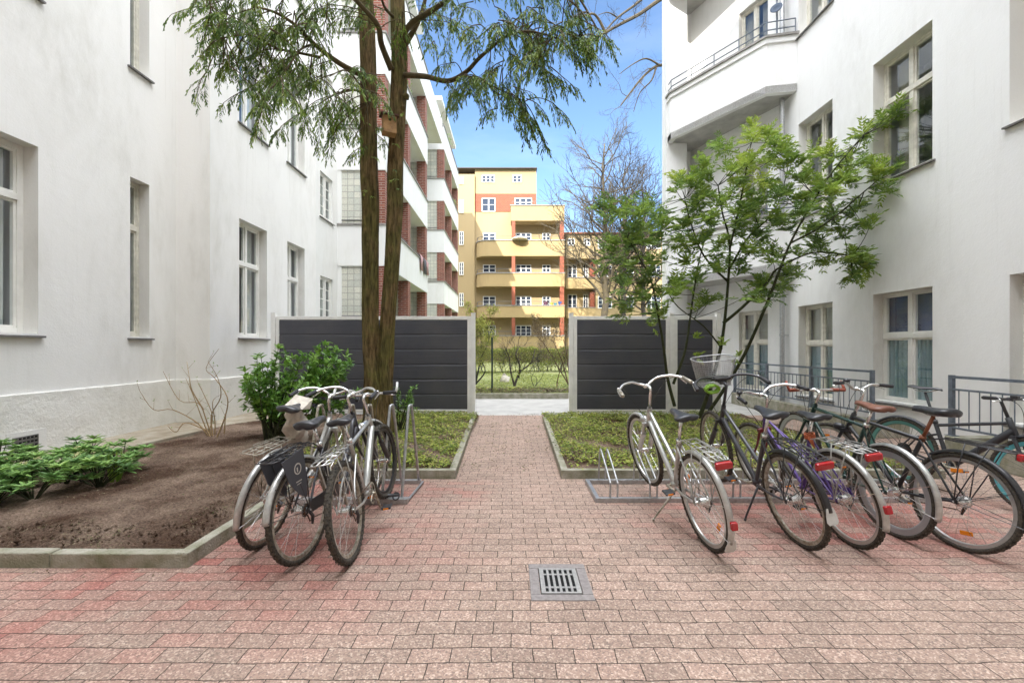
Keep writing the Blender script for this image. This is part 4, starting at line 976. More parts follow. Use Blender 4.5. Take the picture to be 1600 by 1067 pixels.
def bike(name, fit, label, cfg):
    X, Y, hd_, lean, dz, wbs, sadz, barz = fit; h = R(hd_); lean = R(lean); a_ = math.atan2(dz, wbs)
    mat = Matrix.Translation((X, Y, 0)) @ Matrix.Rotation(h, 4, 'Z') @ Matrix.Rotation(-lean, 4, 'X') @ Matrix.Rotation(-a_, 4, 'Y')
    r = rootat('bicycle', mat, label, 'bicycle', cfg.get('group', 'bicycles parked in the yard'))
    g = cfg.get; Rr = g('R', .35); fm = cfg['frame']; ft = g('type', 'diamond'); T = g('t', .016)
    bb = V((.44, 0, .285)); st_dir = V((-.31, 0, .95)).normalized()
    fax = V((wbs, 0, Rr)); hd = V((-.34, 0, .94)).normalized()          # steering axis direction (up and back)
    hb = fax + V((-.05, 0, 0)) + hd * g('hb', .36); ht = hb + hd * g('hl', .15)
    stl = g('stl', .50); stt = bb + st_dir * stl
    f = XB_()
    f.tube([hb - hd * .01, ht + hd * .01], T * 1.25, 12)
    f.tube([bb, stt], T, 12); f.lathe(bb - V((0, .036, 0)), (0, 1, 0), [(0, T * 1.35), (.072, T * 1.35)], 14)
    if ft == 'diamond': f.tube([ht - hd * .03, stt - st_dir * .03], T * .95, 12); f.tube([hb + hd * .03, bb], T * 1.05, 12)
    elif ft == 'modern': f.tube([ht - hd * .04, stt - st_dir * .05], T * .85, 12); f.tube([hb + hd * .04, bb + V((.03, 0, .03))], T * 1.7, 14)
    elif ft == 'ladies': f.tube([ht - hd * .03, bb + st_dir * .20], T * 1.0, 12); f.tube([hb + hd * .02, bb + V((.0, 0, .0))], T * 1.25, 12)
    elif ft == 'swan': f.tube(bez(ht - hd * .03, bb + V((.22, 0, .10)), bb + st_dir * .12), T * 1.2, 12); f.tube(bez(hb + hd * .03, bb + V((.24, 0, .0)), bb), T * 1.2, 12)
    elif ft == 'mixte':
        f.tube([hb + hd * .03, bb], T * 1.05, 12)
        for s_ in (-1, 1): f.tube([ht - hd * .04, stt.lerp(bb, .42) + V((0, s_ * .02, 0)), V((.02, s_ * .058, Rr + .01))], T * .48, 8)
    if ft == 'modern': jn = stt - st_dir * .14
    elif ft in ('ladies', 'swan'): jn = stt - st_dir * .05
    else: jn = stt - st_dir * .03
    for s_ in (-1, 1):
        f.tube([bb + V((-.04, s_ * .02, -.01)), V((.22, s_ * .045, Rr - .05)), V((0, s_ * .06, Rr))], T * .55, 8)
        f.tube([V((0, s_ * .06, Rr)), V((.12, s_ * .045, Rr + .16)), jn + V((0, s_ * .018, 0))], T * .45, 8)
        f.cbox((0, s_ * .062, Rr), (.035, .006, .03))
    fo = f.build('frame', fm, r, smooth=True)
    fo.modifiers.new('w', 'WEIGHTED_NORMAL')
    sp = XB_(); sp.tube([stt - st_dir * .02, stt + st_dir * max(.03, (sadz - .045 - stt.z) / st_dir.z)], .013, 10); pt = stt + st_dir * max(.03, (sadz - .045 - stt.z) / st_dir.z)
    sp.tube([stt - st_dir * .03, stt + st_dir * .005], T * 1.3, 10)
    sp.build('seat_post', g('post', 'chrome'), r, smooth=True)
    sm = saddle_mesh(pt + V((.0, 0, .045)), g('stilt', 0), g('sw', 1.0), g('slen', 1.0), g('sth', 1.0)); so = sm.build('saddle', g('saddle', 'saddle'), r, smooth=True)
    rl = MB()
    for s_ in (-1, 1): rl.tube([pt + V((.10, s_ * .012, .03)), pt + V((.03, s_ * .02, .008)), pt + V((-.05, s_ * .022, .008)), pt + V((-.09, s_ * .035, .03))], .0035, 6)
    rl.build('rail', 'chrome', so, smooth=True)
    # steering assembly
    st = R(g('steer', 0)); SX = Matrix.Translation(hb) @ Matrix.Rotation(st, 4, hd) @ Matrix.Translation(-hb)
    fk = XB_(SX); fcr = hb - hd * .02
    for s_ in (-1, 1): fk.tube([fcr + V((0, s_ * .045, 0)), fcr - hd * .15 + V((.004, s_ * .052, 0)), fax + V((0, s_ * .056, 0))], [T * .85, T * .75, T * .5], 10)
    if g('susp'):
        for s_ in (-1, 1): fk.tube([fcr + V((0, s_ * .047, 0)) - hd * .10, fax + V((-.01, s_ * .055, 0)) + hd * .05], T * 1.35, 12)
    fk.cbox(fcr, (.04, .12, .03)); fk.build('fork', g('forkm', fm), r, smooth=False)
    s1 = V(ht + hd * .02); ztop = barz; k = (ztop - s1.z) / hd.z; s2 = s1 + hd * k; bc = s2 + V((g('ext', .07), 0, .01))
    sm_ = XB_(SX); sm_.tube([s1 - hd * .03, s2 - hd * .02, s2 + V((.012, 0, 0)), bc], [.014, .013, .014, .013], 10); sm_.lathe(bc - V((0, .03, 0)), (0, 1, 0), [(0, .018), (.06, .018)], 12); sm_.build('stem', g('stem', 'chrome'), r, smooth=True)
    bt = g('bar', 'swept'); W_ = g('bw', .30)
    if bt == 'swept': half = [(0, 0, 0), (.035, .06, .02), (.03, .13, .05), (-.02, W_ * .75, .055), (-.10, W_ * .97, .035), (-.20, W_ * 1.03, .01)]
    elif bt == 'riser': half = [(0, 0, 0), (0, .05, .0), (-.005, .12, .04), (-.02, .17, .05), (-.055, W_, .045)]
    else: half = [(0, 0, 0), (0, .1, 0), (-.012, .2, .002), (-.03, W_, .004)]
    hp = smooth_path(half, 5)
    bar = XB_(SX); full = [V((p.x, -p.y, p.z)) + bc for p in hp[::-1]] + [p + bc for p in hp[1:]]
    bar.tube(full, .0115, 10); bo = bar.build('handlebar', g('barm', 'chrome'), r, smooth=True)
    for s_ in (-1, 1):
        e1 = V((hp[-1].x, s_ * hp[-1].y, hp[-1].z)) + bc; e0 = V((hp[-6].x, s_ * hp[-6].y, hp[-6].z)) + bc if bt != 'swept' else V((hp[-5].x, s_ * hp[-5].y, hp[-5].z)) + bc
        d = (e1 - e0).normalized(); gl = .12
        gr_ = XB_(SX); gr_.tube([e1 - d * gl, e1 - d * .005, e1 + d * .004], [.0165, .017, .014], 12); gr_.build('grip', g('gripm', 'grip'), bo, smooth=True)
        lv = XB_(SX); q = e1 - d * (gl + .02); fw = V((1, 0, 0)); lv.tube([q, q + V((.02, 0, -.012)), q + d * .03 + V((.045, 0, -.02)), q + d * .11 + V((.04, 0, -.03))], [.012, .007, .005, .004], 6); lv.build('brake_lever', g('leverm', 'chrome'), bo, smooth=True)
        cb = XB_(SX); cb.tube(bez(q + V((.03, 0, -.01)), q + V((.16, -s_ * .1, .02)), hb + V((.05, s_ * .01, .02)), 10), .0025, 5); cb.build('cable', 'black', bo, smooth=True)
        if g('barends'):
            be = XB_(SX); be.tube([e1 + V((0, 0, 0)), e1 + V((.03, s_ * .004, .03)), e1 + V((.065, 0, .075))], [.012, .012, .011], 8); be.build('bar_end', cfg['barends'], bo, smooth=True)
    if g('bell'):
        b_ = XB_(SX); q = V((hp[-9].x, hp[-9].y, hp[-9].z)) + bc; b_.lathe(q + V((0, 0, .01)), (0, 0, 1), [(0, .012), (.008, .028), (.02, .027), (.032, .016), (.036, .004)], 14); b_.build('bell', g('bellm', 'black'), bo, smooth=True)
    fw_ = make_wheel(r, SX, wbs, Rr, g('tyre', 'rubber'), g('rim', 'chrome'), g('spokes', 28), g('tw', .019), g('rimh', .022), g('spm', 'chrome'), .03 if g('dynamo') else .018, disc=g('disc'))
    rw_ = make_wheel(r, None, 0, Rr, g('tyre', 'rubber'), g('rim2', g('rim', 'chrome')), g('spokes2', g('spokes', 28)), g('tw', .019), g('rimh2', g('rimh', .022)), g('spm', 'chrome'), .028, phase=.07, cass=not g('nocass'), disc=g('disc'))
    if g('spokeref'):
        for wq, cx, XX in ((rw_, 0, None), (fw_, wbs, SX)):
            for an in (R(g('refang', 70)), R(g('refang', 70)) + pi):
                if cx and an > 3: continue
                q = XB_(XX); q.cbox((cx + .22 * cos(an), 0, Rr + .22 * sin(an)), (.03, .014, .075), Matrix.Rotation(-an, 3, 'Y')); q.build('spoke_reflector', 'orange', wq, bevel=.004)
    mg_ = g('mud')
    if mg_:
        o = mudguard(r, None, 0, Rr, 50, g('mudend', 195), mg_, stays=((.72,), (.98,)), flap=1 if g('flap') else None, staymat=g('staym', 'chrome'))
        if g('mudref'):
            an = R(g('mudend', 195) - 24); q = XB_(); q.cbox(((-(Rr + .040)) * cos(pi - an) if False else (Rr + .040) * cos(an), 0, Rr + (Rr + .040) * sin(an)), (.03, .045, .055), Matrix.Rotation(-an, 3, 'Y')); q.build('reflector', 'red', o, bevel=.008)
        if not g('nofrontmud'): mudguard(r, SX, wbs, Rr, -25, 120, g('mudf', mg_), stays=((.03,),), staymat=g('staym', 'chrome'))
    rk = g('rack')
    if rk:
        zr = 2 * Rr + .085; k = XB_(); w2 = .062; xb, xf = -.30, .13
        for s_ in (-1, 1):
            k.tube([(xf, s_ * w2 * .8, zr), (xb + .03, s_ * w2, zr), (xb, s_ * w2 * .7, zr)], .0048, 8)
            k.tube([(xf - .05, s_ * w2 * .35, zr), (xb, s_ * w2 * .35, zr)], .0035, 6)
            k.tube([(-.03, s_ * w2, zr), (-.01, s_ * .075, Rr + .25), (0, s_ * .07, Rr)], .0042, 6); k.tube([(-.17, s_ * w2, zr), (-.08, s_ * .075, Rr + .2), (0, s_ * .07, Rr)], .0042, 6)
            k.tube([(xf, s_ * w2 * .8, zr), (jn.x, s_ * .018, jn.z)], .004, 6)
        for xq in np.linspace(xb, xf, 6): k.tube([(xq, -w2, zr), (xq, w2, zr)], .004, 6)
        k.tube([(xf - .02, -.045, zr + .012), (xb + .10, -.04, zr + .03), (xb + .07, 0, zr + .03), (xb + .10, .04, zr + .03), (xf - .02, .045, zr + .012)], .0032, 6)
        ko = k.build('rack', rk, r, smooth=True)
        if g('tail'):
            q = XB_(); q.cbox((xb - .02, 0, zr - .022), (.035, g('tailw', .115), .052)); q.build('tail_light', 'red', ko, bevel=.012)
            q = XB_(); q.cbox((xb - .004, 0, zr - .018), (.012, .10, .05)); q.build('light_housing', 'black', ko, bevel=.003)
        if g('bungee'):
            q = XB_(); q.tube([(xf, .03, zr + .01), (-.05, .0, zr + .05), (xb, .03, zr + .01), (xb, -.03, zr + .02), (0, -.03, zr + .035), (xf, -.03, zr + .01)], .004, 6); q.build('spring_clip', 'black', ko, smooth=True)
    # drive train on the right-hand side
    dr_ = XB_(); cy = -.055
    rg = .085 if not g('bigring') else .098
    dr_.ring(bb + V((0, cy, 0)), (1, 0, 0), (0, 0, 1), rg, [(0, .0015), (0, -.0015), (-.012, -.0015), (-.012, .0015)], 44)
    for q in range(5): an = 2 * pi * q / 5; dr_.tube([bb + V((0, cy, 0)), bb + V((rg * .9 * cos(an), cy, rg * .9 * sin(an)))], .005, 5)
    ca = R(g('crank', -15))
    for s_, aa in ((-1, ca), (1, ca + pi)):
        e = bb + V((.165 * cos(aa), s_ * .085, .165 * sin(aa))); dr_.tube([bb + V((0, s_ * .04, 0)), bb + V((0, s_ * .072, 0)), e], [.011, .012, .009], 8)
    do = dr_.build('crankset', g('crankm', 'dirty_silver'), r, smooth=False)
    for s_, aa in ((-1, ca), (1, ca + pi)):
        e = bb + V((.165 * cos(aa), s_ * .135, .165 * sin(aa))); pd_ = XB_(); pd_.cbox(e, (.085, .075, .018)); po_ = pd_.build('pedal', 'black', do, bevel=.005)
        
        for xo in (-.044, .044): q = XB_(); q.cbox(e + V((xo, 0, 0)), (.005, .04, .012)); q.build('pedal_reflector', 'orange', po_)
    ch = XB_(); rc = .032; cpts = []
    for t_ in np.linspace(-pi / 2, pi / 2, 10): cpts.append(bb + V((rg * cos(t_), cy + .003, rg * sin(t_))))
    for t_ in np.linspace(pi / 2, 3 * pi / 2, 8): cpts.append(V((rc * cos(t_), cy + .012, Rr + rc * sin(t_))))
    if not g('nocass'): cpts += [V((.02, cy + .01, Rr - .09)), V((.05, cy + .01, Rr - .08))]
    ch.tube(cpts, .004, 5, closed=True); ch.build('chain', 'rust', r)
    if not g('nocass'):
        q = XB_(); q.tube([(.0, cy - .01, Rr - .01), (.02, cy - .015, Rr - .05), (.03, cy, Rr - .11)], [.012, .012, .008], 8); q.build('derailleur', 'black', r)
    if g('guard'):
        q = XB_(); pl = [bb + V((.11, 0, .03)), bb + V((.06, 0, .10)), V((.02, 0, Rr + .06)), V((-.02, 0, Rr + .02)), V((.02, 0, Rr - .02)), bb + V((-.02, 0, .02)), bb + V((.08, 0, -.04))]
        n = len(pl); q.add([p + V((0, cy - .016, 0)) for p in pl] + [p + V((0, cy - .008, 0)) for p in pl], [tuple(range(n)), tuple(range(2 * n - 1, n - 1, -1))] + [(i, (i + 1) % n, n + (i + 1) % n, n + i) for i in range(n)]); q.build('chain_guard', cfg['guard'], r, bevel=.003)
    if g('stand'):
        q = XB_(); mi_ = mat.inverted(); c_, s__ = cos(-lean), 0
        foot = mi_ @ V(cfg['stand']); q.tube([bb + V((-.06, .03, -.02)), foot.lerp(bb, .12), foot], [.009, .008, .007], 8); q.tube([foot.lerp(bb, .06), foot], .011, 8); q.build('kickstand', g('standm', 'dirty_silver'), r, smooth=True)
    if g('lamp'):
        q = XB_(SX); lp = hb + V((.085, 0, -.0)); q.lathe(lp, (1, 0, -.1), [(-.045, .012), (-.03, .030), (.02, .036), (.035, .034), (.036, .004)], 16); q.tube([fcr + V((.01, 0, 0)), lp], .006, 6); lo = q.build('headlight', cfg['lamp'], r, smooth=True)
    if g('rearlock'):
        q = XB_(); q.ring((.09, 0, Rr + .33), (0, 1, 0), (.96, 0, .3), .065, [(.009, .009), (.009, -.009), (-.009, -.009), (-.009, .009)], 24); q.build('frame_lock', 'black', r)
    if g('extra'): cfg['extra'](r, SX, dict(bb=bb, stt=stt, hb=hb, ht=ht, bc=bc, pt=pt, wb=wbs, R=Rr, fcr=fcr, st=st_dir))
    return r

def ex_basket(r, SX, d):
    c = d['bc'] + V((.20, 0, .05)); n = 34; bo = None
    def el(z, w_, l): return [c + V((l * (abs(cos(t)) ** .6) * (1 if cos(t) > 0 else -1), w_ * (abs(sin(t)) ** .6) * (1 if sin(t) > 0 else -1), z)) for t in np.linspace(0, 2 * pi, n, endpoint=False)]
    rim = XB_(SX); rim.tube(el(.14, .19, .135), .0055, 6, closed=True); rim.tube(el(-.12, .14, .095), .004, 6, closed=True)
    bo = rim.build('basket', 'steel', r, smooth=True)
    w_ = XB_(SX)
    for k in range(1, 14):
        u = k / 14; w_.tube(el(-.12 + .26 * u, .14 + .05 * u, .095 + .04 * u), .0011, 3, closed=True)
    top, bot = [], []
    n = 90; top = el(.14, .19, .135); bot = el(-.12, .14, .095)
    for a0, b0 in zip(top, bot): w_.tube([a0, b0], .0011, 3, cap=False)
    for q in np.linspace(-.09, .09, 12): w_.tube([c + V((q, -.13, -.12)), c + V((q, .13, -.12))], .0012, 3, cap=False)
    for q in np.linspace(-.13, .13, 16): w_.tube([c + V((-.09, q, -.12)), c + V((.09, q, -.12))], .0012, 3, cap=False)
    w_.build('wire_mesh', 'steel', bo)
    g_ = XB_(SX); q = d['bc'] + V((.03, .09, -.06)); pts = [q + V((.03 * cos(t * 2.3), .06 * cos(t), .035 * sin(t))) for t in np.linspace(0, 2 * pi * 3, 50)]; g_.tube(smooth_path(pts[::2], 2), .011, 8); g_.build('cable_lock', 'lime', r, smooth=True)
    g_ = XB_(SX); g_.cbox(d['bc'] + V((.02, 0, .035)), (.07, .14, .025)); g_.cbox(d['bc'] + V((.07, 0, .02)), (.05, .10, .05)); g_.build('basket_bracket', 'black', r, bevel=.006)
def ex_cloth(r, SX, d):
    q = XB_(); c = d['stt']; pts = []
    for i in range(5):
        t = i * 1.3; q.tube([c + V((.03 * cos(t + a2), .035 * sin(t + a2), .01 - .006 * i + .012 * sin(3 * a2))) for a2 in np.linspace(0, 2 * pi, 14, endpoint=False)], .007, 6, closed=True)
    q.tube([c + V((-.02, .02, 0)), c + V((-.06, .03, -.03)), c + V((-.07, .02, -.08))], [.012, .014, .004], 6)
    q.build('orange_strap', simple('orange_strap_cloth', (.60, .16, .07), .8, noise=.3), r, smooth=True)
def ex_bag(r, SX, d):
    q = XB_(); p = d['pt']; secs = []
    for i in range(14):
        u = i / 13; z = p.z + .045 - u * .42; cxx = p.x + .0 + u * .11; rr = (.035 + .045 * sin(u * 3.0 + .3)) if i < 13 else .02; sec = []
        for k in range(18):
            an = 2 * pi * k / 18; q_ = rr * (1 + .25 * sin(3 * an + i * 1.3) + .12 * sin(7 * an + i)); sec.append((cxx + q_ * cos(an), q_ * sin(an) * .95, z + .012 * sin(5 * an + i)))
        secs.append(sec)
    q.loft(secs); q.build('plastic_bag', 'bag', r, smooth=True)
    q = XB_(); 
    q.add([p + V((.17, -.05, .09)), p + V((.10, .06, .12)), p + V((-.04, .07, .05)), p + V((-.02, -.07, .04)), p + V((.10, -.07, .02))], [(0, 1, 2, 3), (0, 3, 4)]); o = q.build('bag_flap', 'bag', r); o.modifiers.new('s', 'SOLIDIFY').thickness = .006
def ex_guard(r, SX, d):
    for s_ in (-1, 1):
        q = XB_(); y = s_ * .072; pl = [(-.02, .80), (-.25, .77), (-.20, .62), (-.10, .50), (-.03, .46), (-.01, .6)]
        q.add([(x, y, z) for x, z in pl] + [(x, y + s_ * .004, z) for x, z in pl], [tuple(range(6)), tuple(range(11, 5, -1))] + [(i, (i + 1) % 6, 6 + (i + 1) % 6, 6 + i) for i in range(6)]); go = q.build('dress_guard', 'clothdark', r)
        e = XB_(); e.ring((-.10, y + s_ * .0055, .68), (1, 0, 0), (0, 0, 1), .034, [(.004, .001), (.004, -.001), (-.004, -.001), (-.004, .001)], 30)
        e.cbox((-.10, y + s_ * .0055, .596), (.06, .001, .007)); e.cbox((-.10, y + s_ * .0055, .578), (.045, .001, .005)); e.cbox((-.105, y + s_ * .0055, .675), (.012, .001, .03)); e.build('emblem', 'emblem', go)
def ex_r6(r, SX, d):
    q = XB_(SX); q.cbox(d['bc'] + V((.03, .0, .02)), (.05, .05, .03)); q.build('phone_mount', 'black', r, bevel=.006)
def ex_text(r, SX, d):          # purple zig-zag lettering band on the down tube
    q = XB_(); a0 = d['hb'].lerp(d['bb'], .25); a1 = d['hb'].lerp(d['bb'], .62); dirr = (a1 - a0).normalized(); up = V((0, 1, 0)).cross(dirr); n = 9
    for i in range(n):
        c = a0.lerp(a1, i / n)
        for s_ in (-1, 1):
            m_ = Matrix((dirr, V((0, 1, 0)), dirr.cross(V((0, 1, 0))))).transposed() @ Matrix.Rotation(.5 if i % 2 else -.4, 3, 'Y')
            q.cbox(c + V((0, s_ * .0175, 0)), (.006, .002, .026), m_)
            if i % 3 == 0: q.cbox(c + dirr * .01 + V((0, s_ * .0176, 0)), (.02, .002, .005), m_)
    q.build('frame_lettering', 'purple', r)
G1 = 'bicycles in the right hand rack'; G2 = 'bicycles in the left hand rack'
bike('b', (1.454, 3.189, 94.0, 8.3, .13, 1.077, .95, 1.04), 'silver step-through bicycle with white rear mudguard, leftmost in right row', dict(frame='silver', type='ladies', t=.018, mud='mudsilver', mudend=200, flap=True, mudref=True, rack='mudsilver', tail=True, bar='swept', bw=.31, gripm='dirty_silver', lamp='mudsilver', stand=(1.20, 3.62, .01), rearlock=False, spokeref=True, refang=205, rim='silver', group=G1, stl=.46, susp=True, steer=4, sw=1.05, crank=-10))
bike('b', (2.160, 3.243, 92.5, 9.3, .16, 1.09, .97, 1.05), 'gunmetal bicycle with wire front basket and black rear rack', dict(frame='darkgrey', type='ladies', t=.017, mud='black', mudend=165, flap=True, rack='black', tail=True, tailw=.12, bar='swept', bw=.30, barm='black', stem='black', rim='dirty_silver', tyre='rubber', stand=(1.98, 3.62, .01), standm='black', group=G1, extra=lambda r, S_, d: (ex_basket(r, S_, d), ex_text(r, S_, d)), stl=.50, steer=-6, bungee=True, nofrontmud=True, susp=True, forkm='black', crank=170, sw=1.1, staym='black'))
bike('b', (2.540, 3.208, 90.5, 8.4, .035, 1.082, .94, 1.01), 'purple bicycle with twin thin tubes and orange strap under its black saddle', dict(frame='purple', type='mixte', t=.015, mud='mudsilver', mudend=193, flap=False, mudref=True, rack='mudsilver', tail=True, tailw=.11, bar='swept', bw=.30, bell=True, forkm='darkred', rim='silver', tyre='rubber', group=G1, extra=ex_cloth, steer=6, nofrontmud=True, crank=40, guard='purple'))
bike('b', (3.004, 3.389, 91.6, 2.2, .12, 1.07, .98, .97), 'dark green bicycle with brown leather saddle and brown bar ends', dict(frame='green', type='diamond', t=.016, mud='mudsilver', mudend=188, bar='flat', bw=.26, gripm='browngrip', barends='browngrip', saddle='saddlebrown', rim='greyrim', rim2='greyrim', rimh=.04, stl=.56, group=G1, nocass=True, nofrontmud=True, crank=-60, steer=-4, sw=1.0, slen=1.05, bell=True))
bike('b', (3.283, 3.139, 99.4, -3.6, .037, 1.095, .98, 1.06), 'black trekking bicycle with orange brown seat post and wide black tail mudguard', dict(frame='black', type='diamond', t=.017, mud='black', mudend=190, rack='black', tail=True, tailw=.11, bar='riser', bw=.31, barm='silver', post='leather', rim='silver', spokeref=True, refang=78, group=G1, nocass=False, lamp='black', stl=.50, staym='black', crank=15, bell=True, sw=1.1, sth=1.3, nofrontmud=True, disc=False, flap=False))
bike('b', (4.30, 4.72, -76.0, 3, .0, 1.08, 1.05, 1.0), 'matt graphite bicycle with turquoise rims facing the viewer at the right edge', dict(frame='matte', type='modern', t=.019, mud='matte', mudend=170, bar='flat', bw=.30, barm='black', stem='matte', post='matte', rim='teal', rim2='tealdark', rimh=.03, group=G1, disc=True, spm='black', extra=ex_r6, saddle='saddle', stl=.46, sw=.8, sth=.6, steer=0, crank=0, staym='black'))
bike('b', (-1.861, 3.205, 87.6, -7.8, .052, 1.059, 1.01, .99), 'white and grey bicycle whose saddle is wrapped in a pale bag, by the soil kerb', dict(frame='mudsilver', type='swan', t=.017, mud='mudsilver', mudend=190, rack='dirty_silver', tail=False, bar='swept', bw=.28, rim='dirty_silver', group=G2, extra=ex_bag, gripm='grip', steer=8, lamp='chrome', crank=60, mudref=False, stl=.52))
bike('b', (-1.446, 2.990, 83.4, 3.5, .080, 1.061, .91, 1.00), 'black city bicycle with dark dress guard bearing a ring emblem', dict(frame='darkgrey', type='swan', t=.018, mud='mudsilver', mudend=170, rack='black', tail=False, bar='swept', bw=.30, rim='dirty_silver', group=G2, extra=ex_guard, guard='black', steer=-8, lamp='chrome', crank=-80, forkm='black', sth=1.3, bungee=True, stl=.48, staym='black'))
bike('b', (-1.109, 2.994, 93.1, 8.0, .069, 1.069, .94, 1.01), 'silver bicycle with bar ends and an open wire rack, nearest the path', dict(frame='silver', type='modern', t=.017, rack='silver', bar='flat', bw=.28, barm='chrome', barends='plasticwhite', rim='blackrim', rim2='dirty_silver', group=G2, steer=-6, tw=.023, R=.345, susp=True, forkm='black', crank=-70, stl=.52, saddle='saddle'))

# ================================================================== BICYCLE RACKS
rk = thing('bicycle_rack', 'low galvanised bicycle rack under the right row of bicycles', 'bicycle rack', (2.2, 4.3, 0))
b = MB()
b.box(.84, 4.0, 4.06, 4.10, .0, .045); b.box(.84, 4.0, 4.62, 4.66, .0, .045); b.box(.80, .84, 4.06, 4.66, .0, .045); b.box(4.0, 4.04, 4.06, 4.66, 0, .045)
b.build('base', 'steel', rk, bevel=.003)
for i, x in enumerate([.98, 1.36, 1.76, 2.16, 2.55, 2.95, 3.35, 3.75]):
    for dx in (-.035, .035):
        h = MB(); h.tube(smooth_path([(x + dx, 4.09, .045), (x + dx, 4.09, .16), (x + dx, 4.12, .20), (x + dx, 4.50, .385), (x + dx, 4.57, .37), (x + dx, 4.60, .30), (x + dx, 4.64, .04)], 5), .0095, 8)
        h.build('wheel_holder', 'steel', rk, smooth=True)
lk = thing('bicycle_rack', 'tall looped steel bicycle rack beside the twin trunk tree', 'bicycle rack', (-1.5, 4.3, 0))
b = MB(); b.box(-2.1, -.99, 4.02, 4.09, .0, .05); b.box(-2.1, -.99, 4.62, 4.67, .0, .04); b.tube([(-1.0, 4.06, .02), (-.97, 4.64, .02)], .012, 8); b.build('base', 'steel', lk, bevel=.003)
for x in (-1.98, -1.66, -1.48, -1.25, -1.06):
    h = MB(); z = .88; h.tube(smooth_path([(x, 4.09, .03), (x + .01, 4.30, z - .08), (x + .015, 4.34, z), (x + .02, 4.385, z), (x + .025, 4.42, z - .08), (x + .045, 4.64, .03)], 6), .014, 10); h.build('loop', 'dirty_silver' if x < -1.3 else 'steel', lk, smooth=True)
q = thing('bicycle_pump', 'black and orange floor pump lying on the base of the left rack', 'pump', (-1.2, 4.0, .06))
p = MB(); p.tube([(-1.38, 4.0, .075), (-1.06, 4.01, .095)], .014, 10); p.build('barrel', 'black', q, smooth=True)
p = MB(); p.tube([(-1.36, 3.99, .078), (-1.30, 3.992, .083)], .016, 10); p.build('band', 'orange', q)
p = MB(); p.tube([(-1.09 + .03 * cos(t), 4.0 + .02 * sin(t), .085 + .028 * sin(t)) for t in np.linspace(0, 2 * pi, 14, endpoint=False)], .007, 6, closed=True); p.build('hose', 'black', q)

# ================================================================== VEGETATION
def feather(lv, p, d, n, L, W, r): lv.add(p, d, n, L, W, r)
# ---- twin-trunk yew
YT = 6.75
yew = thing('yew_tree', 'tall twin trunk conifer with drooping dark green sprays and a nest box', 'tree', (-2.05, YT, .05))
tk = MB()
def trunk(pts, rad, n=18, ridges=7, amp=.12):
    pp = smooth_path(pts, 8); m = len(pp); vs = []
    rr = np.interp(np.linspace(0, 1, m), np.linspace(0, 1, len(rad)), rad)
    for i, p in enumerate(pp):
        for k in range(n * 2):
            an = 2 * pi * k / (n * 2); q = rr[i] * (1 + amp * .5 * sin(ridges * an + i * .11) + amp * .35 * sin(3 * an + i * .31 + 1) + amp * .25 * sin(13 * an - i * .23) + random.uniform(-.018, .018))
            vs.append(p + V((cos(an) * q, sin(an) * q, 0)))
    N2 = n * 2; tk.add(vs, [(i * N2 + k, i * N2 + (k + 1) % N2, (i + 1) * N2 + (k + 1) % N2, (i + 1) * N2 + k) for i in range(m - 1) for k in range(N2)])
tL = [at(594, 700, YT), at(588, 640, YT), at(583, 585, YT), at(580.5, 540, YT), at(579, 412, YT), at(578, 330, YT), at(577, 262, YT), at(575, 130, YT), at(571.5, 0, YT), at(570, -140, YT), at(566, -330, YT + .1)]
tR = [at(600, 700, YT + .05), at(600, 640, YT + .05), at(601, 585, YT + .05), at(604, 540, YT + .05), at(613, 412, YT + .05), at(616, 330, YT + .05), at(618, 262, YT + .05), at(623, 130, YT + .05), at(621, 0, YT + .1), at(622, -140, YT + .2), at(630, -330, YT + .2)]
trunk(tL, [.24, .17, .135, .12, .118, .122, .128, .118, .102, .09, .05], amp=.2); trunk(tR, [.20, .15, .125, .11, .108, .115, .12, .118, .10, .085, .05], amp=.2)
for (x, y, r_) in [(634, 152, .05), (628, 170, .035), (586, 370, .02)]:
    tk.lathe(at(x, y, YT - .02), (.6, -.5, .3), [(0, r_ * 1.2), (.02, r_), (.05, r_ * .7), (.06, r_ * .2)], 9)
tk.build('trunk', 'barkridge', yew, smooth=True)
limbs = []
def limb(px, r0, r1):
    pts = smooth_path([at(*p) for p in px], 5); limbs.append((pts, r0)); tb.tube(pts, list(np.linspace(r0, r1, len(pts))), 8); return pts
tb = MB()
